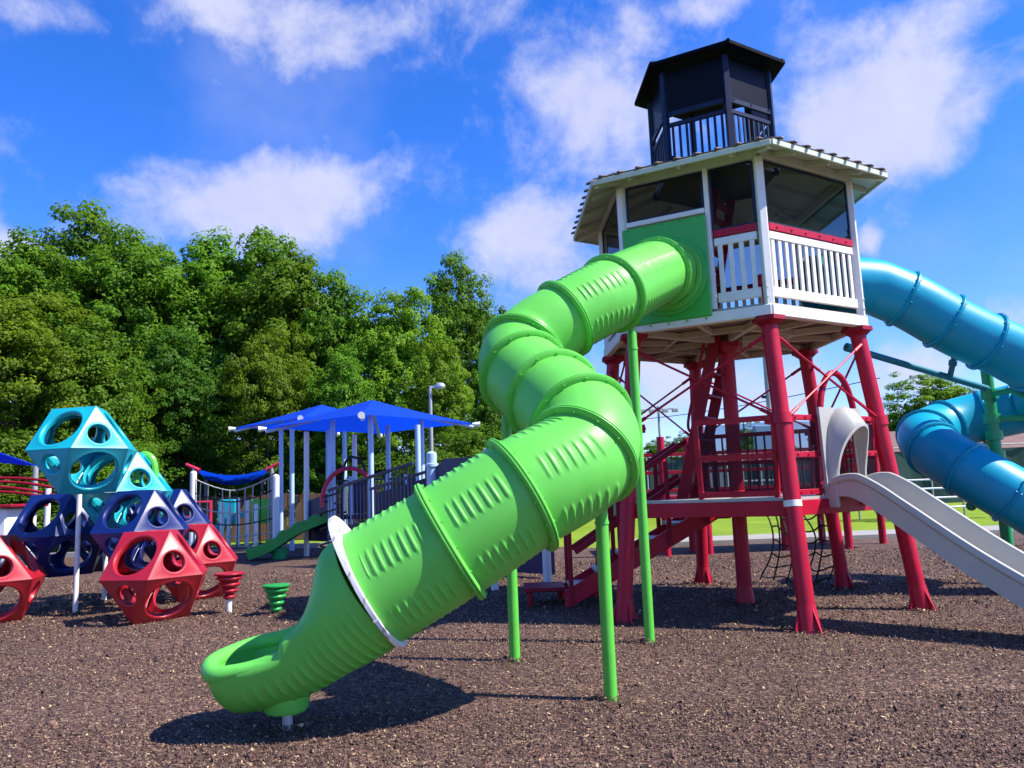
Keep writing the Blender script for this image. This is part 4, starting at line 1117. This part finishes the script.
# green windscreened fence with posts
ff = thing('screen_fence', (8, 33, 0), 'dark green windscreen fence with posts across the lawn', 'fence')
for i in range(14):
    x = -4+i*2.4; mb = MB(); mb.tube((x, 33, -.05), (x, 33, 2.55), .04); mb.build('post', 'galv', ff)
    if i < 13:
        mb = MB(); nseg = 8
        rg = [[V(x+2.4*k/nseg, 33.05+.05*sin(k*1.1+i), z) for k in range(nseg+1)] for z in (.12, .8, 1.6, 2.35)]
        mb.loft(rg, caps=False, closed=False); mb.build('windscreen', 'windscreen', ff)
mb = MB(); mb.tube((-4, 33, 2.5), (27.2, 33, 2.5), .03); mb.build('rail', 'galv', ff)
sh = thing('pavilion', (17, 40, 0), 'low brown pavilion with a shallow shingle roof behind the blue slide', 'building')
q = at(868, 500, 38); mb = MB(); mb.box((q.x+5.2, 41, 1.2), (8.5, 5, 2.4)); mb.build('wall', 'brick', sh)
e0z = at(890, 466, 38).z; rz = at(872, 432, 41).z
mb = MB(); X0, X1 = q.x+.1, q.x+11
mb.loft([[V(X0, 38, e0z), V(X1, 38, e0z), V(X1, 44.5, e0z), V(X0, 44.5, e0z)], [V(X0, 38, e0z+.2), V(X1, 38, e0z+.2), V(X1, 44.5, e0z+.2), V(X0, 44.5, e0z+.2)], [V(X0+.5, 41.2, rz), V(X1-1.5, 41.2, rz), V(X1-1.5, 41.4, rz), V(X0+.5, 41.4, rz)]]); mb.build('roof', 'shingle', sh)
for i in range(5): mb = MB(); mb.box((q.x+.5+i*2.3, 38.3, e0z/2), (.2, .2, e0z)); mb.build('post', 'wood', sh)
# bench/bleacher frame right of the grey slide
bl = thing('bleacher', (9.6, 24, 0), 'low grey metal bleacher frame on the grass right of the grey slide', 'bleacher')
q = at(925, 510, 24)
for i in range(4):
    mb = MB(); mb.box((q.x+.3+.0*i, 24-.0+i*.45, .35+.28*i), (3.6, .28, .05), bev=.008); mb.build('plank', 'steel', bl)
for s_ in (-1.4, .3, 2.0):
    mb = MB(); mb.bar((q.x+s_, 23.9, .05), (q.x+s_, 25.5, 1.2), .05, .06); mb.tube((q.x+s_, 25.4, 0), (q.x+s_, 25.4, 1.2), .03); mb.tube((q.x+s_, 24, 0), (q.x+s_, 24, .35), .03); mb.build('support', 'galv', bl)
# red play deck behind the tower
rd = thing('red_play_deck', (3.6, 15.6, 0), 'lower red play deck with barred railing on round posts behind the tower', 'play deck')
for (px, Y) in ((664, 15.2), (690, 16.0), (706, 15.3), (740, 16.4), (782, 15.6), (819, 16.8), (845, 15.3), (879, 16.2)):
    p = at(px, 500, Y); mb = MB(); mb.tube((p.x, p.y, -.02), (p.x, p.y, 2.3 if px < 710 else 1.95), .075); mb.build('post', 'red', rd)
a, b = at(640, 500, 15.4), at(885, 500, 16)
mb = MB(); mb.box(((a.x+b.x)/2, 16, 1.08), (b.x-a.x, 1.7, .13), bev=.01); mb.build('deck', 'darkred', rd)
rl = bpy.data.objects.new('railing', None); COL.objects.link(rl); rl.parent = rd
x1 = at(876, 500, 15.2).x
for z in (1.25, 1.6, 1.95): mb = MB(); mb.bar((a.x, 15.2, z), (x1, 15.2, z), .05, .07); mb.build('rail', 'darkred', rl)
for i in range(40): x = a.x+(x1-a.x)*(i+.5)/40; mb = MB(); mb.tube((x, 15.2, 1.25), (x, 15.2, 1.95), .014, n=6); mb.build('bar', 'bluerail', rl)
dg = thing('white_gate', at(720, 490, 31).to_2d().to_3d(), 'white framed gate standing in front of the green windscreen fence', 'gate')
q = at(719, 500, 31); mb = MB()
for s_ in (-.45, .45): mb.box((q.x+s_, 31, 1.0), (.12, .10, 2.0), bev=.01)
mb.box((q.x, 31, 2.05), (1.02, .10, .12), bev=.01); mb.build('frame', 'white', dg)
mb = MB(); mb.box((q.x, 31.02, 1.0), (.76, .05, 1.9)); mb.build('door', 'galv', dg)
hoop = thing('basketball_backboard', at(763, 470, 34).to_2d().to_3d(), 'white outlined backboard beyond the lawn seen through the tower panes', 'backboard')
q = at(763, 468, 32.3); mb = MB(); mb.tube((q.x, q.y+.4, -.05), (q.x, q.y+.4, q.z), .07); mb.build('pole', 'galv', hoop)
mb = MB()
for s_ in (-.85, .85): mb.box((q.x+s_, q.y, q.z), (.06, .05, 1.05))
for s_ in (-.5, .5): mb.box((q.x, q.y, q.z+s_), (1.64, .05, .06))
mb.build('board_outline', 'white', hoop)

# ------------------------------------------------------------------ trees
def tree_data(seed, H, R, base, nclump, nleaf, lsize, mat):
    """leaf mesh for a crown: many small leaves gathered in clumps; trunk and limbs"""
    rg = np.random.default_rng(seed)
    cs = []; ax = []
    lobes = [(rg.uniform(-.45, .45)*R, rg.uniform(-.45, .45)*R, base+(H-base)*rg.uniform(.25, .75), R*rg.uniform(.55, .85), (H-base)*rg.uniform(.22, .36)) for _ in range(7)]
    lobes.append((0, 0, base+(H-base)*.55, R*.8, (H-base)*.47))
    lobes.append((rg.uniform(-.2, .2)*R, 0, H-(H-base)*.2, R*.42, (H-base)*.2))
    lobes.append((0, 0, base+(H-base)*.22, R*.9, (H-base)*.28))
    allL = []
    per = max(20, nleaf//nclump)
    for i in range(nclump):
        l = lobes[rg.integers(len(lobes))]
        v = rg.normal(size=3); v /= np.linalg.norm(v); rr = rg.uniform(.72, 1.06)
        if v[2] < -.55: v[2] *= -.5
        c = np.array([l[0]+v[0]*l[3]*rr, l[1]+v[1]*l[3]*rr, l[2]+v[2]*l[4]*rr])
        cr = rg.uniform(.28, .62)*(R/3.2)**.5
        # leaves hang on the upper, outer half of a clump
        p = rg.normal(size=(per, 3)); p /= np.linalg.norm(p, axis=1)[:, None]; p *= (rg.uniform(.25, 1, per)**.5)[:, None]*cr
        p[:, 2] = p[:, 2]*.62+np.abs(p[:, 2])*.12
        nrm = p*np.array([1, 1, 1.2])+np.array([v[0], v[1], v[2]+.9])*cr*.55+rg.normal(size=(per, 3))*cr*.38
        nrm /= np.linalg.norm(nrm, axis=1)[:, None]
        ct = rg.beta(2, 2)
        allL.append((c+p, nrm, np.clip(ct*.55+rg.uniform(0, .45, per), 0, 1)))
    c = np.concatenate([a[0] for a in allL]); nr = np.concatenate([a[1] for a in allL]); ti = np.concatenate([a[2] for a in allL])
    n = len(c); sz = lsize*rg.uniform(.6, 1.35, n)
    r = rg.normal(size=(n, 3)); a = np.cross(nr, r); a /= np.linalg.norm(a, axis=1)[:, None]; b = np.cross(nr, a)
    fold = nr*(sz*.18)[:, None]
    vs = np.stack([c-a*sz[:, None]*.6, c+b*sz[:, None]*.36+fold, c+a*sz[:, None]*.6-fold*.8, c-b*sz[:, None]*.36+fold], 1).reshape(-1, 3)
    fs = np.arange(4*n).reshape(-1, 4)
    me = quadmesh('crown', vs, fs, ti, M[mat], link=False)
    mb = MB(); rr = random.Random(seed); tr = .045*H**.9*.45
    top = V(rr.uniform(-.3, .3), rr.uniform(-.3, .3), H*.86)
    tp = [V(0, 0, -.1), V(.05, .02, base*.5), V(rr.uniform(-.12, .12), .05, H*.4), V(top.x*.7, top.y*.7, H*.65), top]
    cp = catmull(tp, 4); mb.path(cp, [tr*(1.25 if i == 0 else 1)*(1-.88*i/(len(cp)-1)) for i in range(len(cp))], 8)
    for i in range(11):
        z = base*.6+(H-base)*rr.uniform(.0, .72); a_ = rr.uniform(0, 2*pi); L = R*rr.uniform(.55, .9)*(1.1-z/H*.6)
        s_ = V(0.03, 0.02, z); e_ = V(L*cos(a_), L*sin(a_), z+L*rr.uniform(.3, .8)); mid_ = (s_+e_)/2+V(0, 0, -.1*L)
        mb.path(catmull([s_, mid_, e_], 4), [tr*.38*(1-.09*k) for k in range(9)], 6)
    tm = mb.build('trunk', 'bark'); tmesh = tm.data; off = tm.location.copy(); bpy.data.objects.remove(tm)
    return me, tmesh, off
KINDS = [tree_data(11, 10, 3.2, .9, 486, 40000, 0.132, 'leaf'), tree_data(12, 10, 2.7, .7, 445, 40000, 0.125, 'leaf'), tree_data(13, 10, 3.6, 1.0, 513, 40000, 0.139, 'leaf3'),
         tree_data(14, 10, 2.9, .6, 459, 40000, 0.125, 'leaf2'), tree_data(15, 6, 3.0, .1, 405, 32000, 0.112, 'leaf')]
def tree(px, topy, Y, kind, label, rz=None, sxy=None, name='broadleaf_tree', group=None):
    top = at(px, topy, Y); me, tm, off = KINDS[kind]; H0 = 6 if kind == 4 else 10
    k = top.z/H0; kx = k*(sxy or 1.0)
    t = thing(name, V(top.x, top.y, 0), label, 'tree' if kind != 4 else 'bush', group); t.rotation_euler.z = rz if rz is not None else random.uniform(0, 6.28); t.scale = (kx, kx, k)
    c = bpy.data.objects.new('crown', me); COL.objects.link(c); c.parent = t
    w = bpy.data.objects.new('trunk', tm); COL.objects.link(w); w.parent = t; w.location = off
    return t
G_ = 'trees of the wood behind the playground'
L = [  # px, top y, depth, kind, width factor, label
 (-35, 262, 27, 1, 1.0, 'leafy tree cut by the left picture edge, standing behind the dark blue sail'),
 (22, 296, 24, 3, 1.0, 'rounded brighter tree in front of the wood at far left, above the white play house'),
 (38, 240, 31, 1, .95, 'tall tree just left of the highest crown of the wood'),
 (100, 206, 33, 0, .85, 'highest tree of the wood, feathery top straight above the teal pods'),
 (150, 236, 31, 1, .9, 'narrow tree right beside the highest crown of the wood'),
 (88, 318, 25, 0, .95, 'lower bushy tree whose crown rises right behind the teal pods'),
 (205, 236, 33, 1, .95, 'dense tree under the big white cloud, left of the flat-topped crowns'),
 (255, 228, 33, 0, .85, 'broad flat-topped tree in the middle of the wood'),
 (180, 330, 29, 2, .85, 'dark shaded tree standing behind the rope net'),
 (300, 250, 32, 1, .85, 'tree with a ragged top left of the sky dip, behind the rear canopy'),
 (268, 330, 27, 3, .72, 'bright lit lower tree behind the left tip of the canopies'),
 (340, 272, 32, 0, .8, 'tree with a sloping crown above the peak of the front canopy'),
 (338, 345, 27, 0, .7, 'low leafy tree directly behind the peaks of both canopies'),
 (392, 297, 32, 3, .8, 'yellowish tree filling the dip left of the lone rounded crown'),
 (457, 254, 34, 0, .60, 'lone rounded crown standing out at the right end of the wood'),
 (508, 345, 31, 1, .7, 'tree half hidden by the first bend of the green tube'),
 (440, 345, 27, 3, .75, 'olive tree behind the slim lamp post'),
 (490, 385, 25, 1, .7, 'low tree between the canopy tip and the green tube'),
 (552, 385, 33, 2, .7, 'dark tree peeking out under the green tube and tower deck'),
]
for px, ty, Y, k, sx, lab in L: tree(px, ty, Y, k, lab, sxy=sx, group=G_)
for px, ty, Y, k, lab in ((120, 440, 24.5, 4, 'bush below the wood behind the navy pods'), (215, 428, 30.5, 4, 'leafy bush behind the small blue sail'), (300, 440, 28, 4, 'bush behind the board fence under the rear canopy'),
                          (385, 440, 27, 4, 'bush behind the ramp railing'), (470, 425, 24.5, 4, 'bush right of the lamp post beside the green tube'), (25, 430, 22.5, 4, 'bush behind the white play house')):
    tree(px, ty, Y, k, lab, name='bush', sxy=1.25)
for px, ty, Y, k, sx, lab in ((690, 436, 60, 2, 1.3, 'distant dark tree between the green post and the tower ladder'), (652, 440, 62, 0, 1.2, 'distant tree right beside the green support post'), (745, 430, 55, 2, 1.0, 'distant dark tree seen through the smoked panes'),
                          (785, 440, 58, 2, 1.2, 'distant tree behind the front tower leg'), (838, 422, 50, 3, 1.3, 'yellow green tree behind the grey slide hood'), (897, 414, 46, 3, 1.3, 'small yellow green tree right of the tower leg'),
                          (938, 378, 44, 3, 1.35, 'tall yellow green tree behind the first loop of the blue slide'), (1015, 400, 46, 3, .95, 'yellow green tree at the right picture edge behind the blue spiral'), (620, 445, 66, 0, 1.3, 'distant tree hidden mostly by the second bend of the green tube')):
    tree(px, ty, Y, k, lab, sxy=sx)

MOUNDS += [(colpt(k, 0).x, colpt(k, 0).y, .21) for k in range(6)]+[(CX, CY, .2), (s0.x, s0.y, .15), (s0.x, s0.y+.62, .15), (ft.x, ft.y, .10)]+[(b.x, b.y, .12) for b in (b1, b2, b3, gp(229, 614), gp(276, 615), gp(75, 614), gp(104, 603))]
chips()

# ------------------------------------------------------------------ light, sky
SUN_DIR = V(1.0, -.28, 0).normalized(); EL = radians(50)
sd = bpy.data.lights.new('sun', 'SUN'); sd.energy = 4.7; sd.angle = radians(.53); sd.color = (1, .95, .87)
so = bpy.data.objects.new('sun', sd); COL.objects.link(so)
vec = V(SUN_DIR.x*cos(EL), SUN_DIR.y*cos(EL), sin(EL))
so.rotation_euler = vec.to_track_quat('Z', 'Y').to_euler(); so.location = vec*50
w = bpy.data.worlds.new('World'); SC.world = w; w.use_nodes = True; nt = w.node_tree
bg = nt.nodes['Background']; bg.inputs['Strength'].default_value = .10
sky = N(nt, 'ShaderNodeTexSky'); sky.sky_type = 'NISHITA'; sky.sun_disc = False; sky.sun_elevation = EL
sky.sun_rotation = math.atan2(SUN_DIR.x, SUN_DIR.y); sky.ozone_density = 3.0; sky.air_density = 1.0; sky.dust_density = .3; sky.altitude = 200
tc = N(nt, 'ShaderNodeTexCoord')
hs = N(nt, 'ShaderNodeHueSaturation'); hs.inputs['Saturation'].default_value = 1.2; hs.inputs['Value'].default_value = 1.27
gm_ = N(nt, 'ShaderNodeVectorMath', operation='MULTIPLY'); gm_.inputs[1].default_value = (.77, .80, 1.17)   # deep summer blue
nt.links.new(sky.outputs[0], gm_.inputs[0]); nt.links.new(gm_.outputs[0], hs.inputs['Color'])
# clouds: soft banks at real directions of the sky, broken up by noise
CL_ = [(255, 198, 105, 48, 1.1), (205, 205, 60, 22, .8), (310, 195, 50, 38, .8), (300, 38, 85, 52, .66), (240, 5, 110, 30, .5), (590, 105, 80, 70, 1.0), (640, 45, 60, 35, .55), (560, 150, 60, 40, .8), (535, 235, 55, 55, 1.0), (560, 270, 60, 40, .9), (865, 112, 105, 66, 1.05), (910, 150, 60, 40, .8), (880, 40, 110, 40, .7), (5, 250, 35, 24, 1.0),
       (50, 15, 70, 25, .55), (868, 240, 14, 20, .9), (700, 10, 60, 20, .6), (960, 110, 40, 26, .8), (1000, 320, 70, 35, .9), (720, 390, 140, 45, .85), (960, 10, 90, 30, .5), (660, 360, 60, 50, .7), (480, 20, 40, 60, .3), (1010, 60, 60, 40, .5), (900, 370, 60, 30, .8), (108, 104, 14, 10, .5)]
nzd = N(nt, 'ShaderNodeTexNoise', Scale=8.0, Detail=10.0, Roughness=.62, Distortion=.15)
nt.links.new(tc.outputs['Generated'], nzd.inputs['Vector'])
nz2 = N(nt, 'ShaderNodeTexNoise', Scale=2.2, Detail=5.0, Roughness=.6)
nt.links.new(tc.outputs['Generated'], nz2.inputs['Vector'])
acc = None
for (px, py, wx, wy, st) in CL_:
    c = ray(px, py).normalized(); rt = c.cross(V(0, 0, 1)).normalized(); upv = rt.cross(c)
    L1 = (ray(px, py).length)
    a = N(nt, 'ShaderNodeVectorMath', operation='DOT_PRODUCT'); a.inputs[1].default_value = rt/(1.1*wx/FPX/L1)
    b = N(nt, 'ShaderNodeVectorMath', operation='DOT_PRODUCT'); b.inputs[1].default_value = upv/(1.1*wy/FPX/L1)
    dd = N(nt, 'ShaderNodeVectorMath', operation='DOT_PRODUCT'); dd.inputs[1].default_value = c
    for x in (a, b, dd): nt.links.new(tc.outputs['Generated'], x.inputs[0])
    cx = N(nt, 'ShaderNodeCombineXYZ'); nt.links.new(a.outputs['Value'], cx.inputs[0]); nt.links.new(b.outputs['Value'], cx.inputs[1])
    ln = N(nt, 'ShaderNodeVectorMath', operation='LENGTH'); nt.links.new(cx.outputs[0], ln.inputs[0])
    mr = N(nt, 'ShaderNodeMapRange', interpolation_type='SMOOTHSTEP'); mr.inputs['From Min'].default_value = 0; mr.inputs['From Max'].default_value = 1.55
    mr.inputs['To Min'].default_value = st; mr.inputs['To Max'].default_value = 0
    nt.links.new(ln.outputs['Value'], mr.inputs['Value'])
    g0 = N(nt, 'ShaderNodeMath', operation='GREATER_THAN'); g0.inputs[1].default_value = 0; nt.links.new(dd.outputs['Value'], g0.inputs[0])
    mu = N(nt, 'ShaderNodeMath', operation='MULTIPLY'); nt.links.new(mr.outputs[0], mu.inputs[0]); nt.links.new(g0.outputs[0], mu.inputs[1])
    if acc is None: acc = mu.outputs[0]
    else:
        mx = N(nt, 'ShaderNodeMath', operation='SMOOTH_MAX'); mx.inputs[2].default_value = .25; nt.links.new(acc, mx.inputs[0]); nt.links.new(mu.outputs[0], mx.inputs[1]); acc = mx.outputs[0]
# density = bank + noise, plus thin wisps over the whole dome
s1 = N(nt, 'ShaderNodeMath', operation='MULTIPLY_ADD'); s1.inputs[1].default_value = 2.3; s1.inputs[2].default_value = -1.11
nt.links.new(nzd.outputs['Fac'], s1.inputs[0])
s2 = N(nt, 'ShaderNodeMath', operation='ADD'); nt.links.new(s1.outputs[0], s2.inputs[0]); nt.links.new(acc, s2.inputs[1])
s3 = N(nt, 'ShaderNodeMapRange', interpolation_type='SMOOTHSTEP'); s3.inputs['From Min'].default_value = .20; s3.inputs['From Max'].default_value = 1.0
nt.links.new(s2.outputs[0], s3.inputs['Value'])
wi = N(nt, 'ShaderNodeMapRange', interpolation_type='SMOOTHSTEP'); wi.inputs['From Min'].default_value = .48; wi.inputs['From Max'].default_value = .85; wi.inputs['To Max'].default_value = .38
nt.links.new(nz2.outputs['Fac'], wi.inputs['Value'])
mxm = N(nt, 'ShaderNodeMath', operation='MAXIMUM'); nt.links.new(s3.outputs[0], mxm.inputs[0]); nt.links.new(wi.outputs[0], mxm.inputs[1])
sca = N(nt, 'ShaderNodeMath', operation='MULTIPLY'); sca.inputs[1].default_value = .86; nt.links.new(mxm.outputs[0], sca.inputs[0])
crc = N(nt, 'ShaderNodeMix', data_type='RGBA'); crc.inputs[6].default_value = (2.9, 3.15, 4.9, 1); crc.inputs[7].default_value = (4.7, 4.75, 5.7, 1)
nt.links.new(nzd.outputs['Fac'], crc.inputs[0])
mixc = N(nt, 'ShaderNodeMix', data_type='RGBA'); nt.links.new(sca.outputs[0], mixc.inputs[0]); nt.links.new(hs.outputs[0], mixc.inputs[6]); nt.links.new(crc.outputs[2], mixc.inputs[7])
nt.links.new(mixc.outputs[2], bg.inputs['Color'])

SC.view_settings.view_transform = 'Standard'; SC.view_settings.look = 'None'; SC.view_settings.exposure = .92; SC.view_settings.gamma = 1
SC.cycles.max_bounces = 8; SC.cycles.transparent_max_bounces = 16; SC.cycles.use_denoising = True
SC.cycles.sample_clamp_indirect = 6
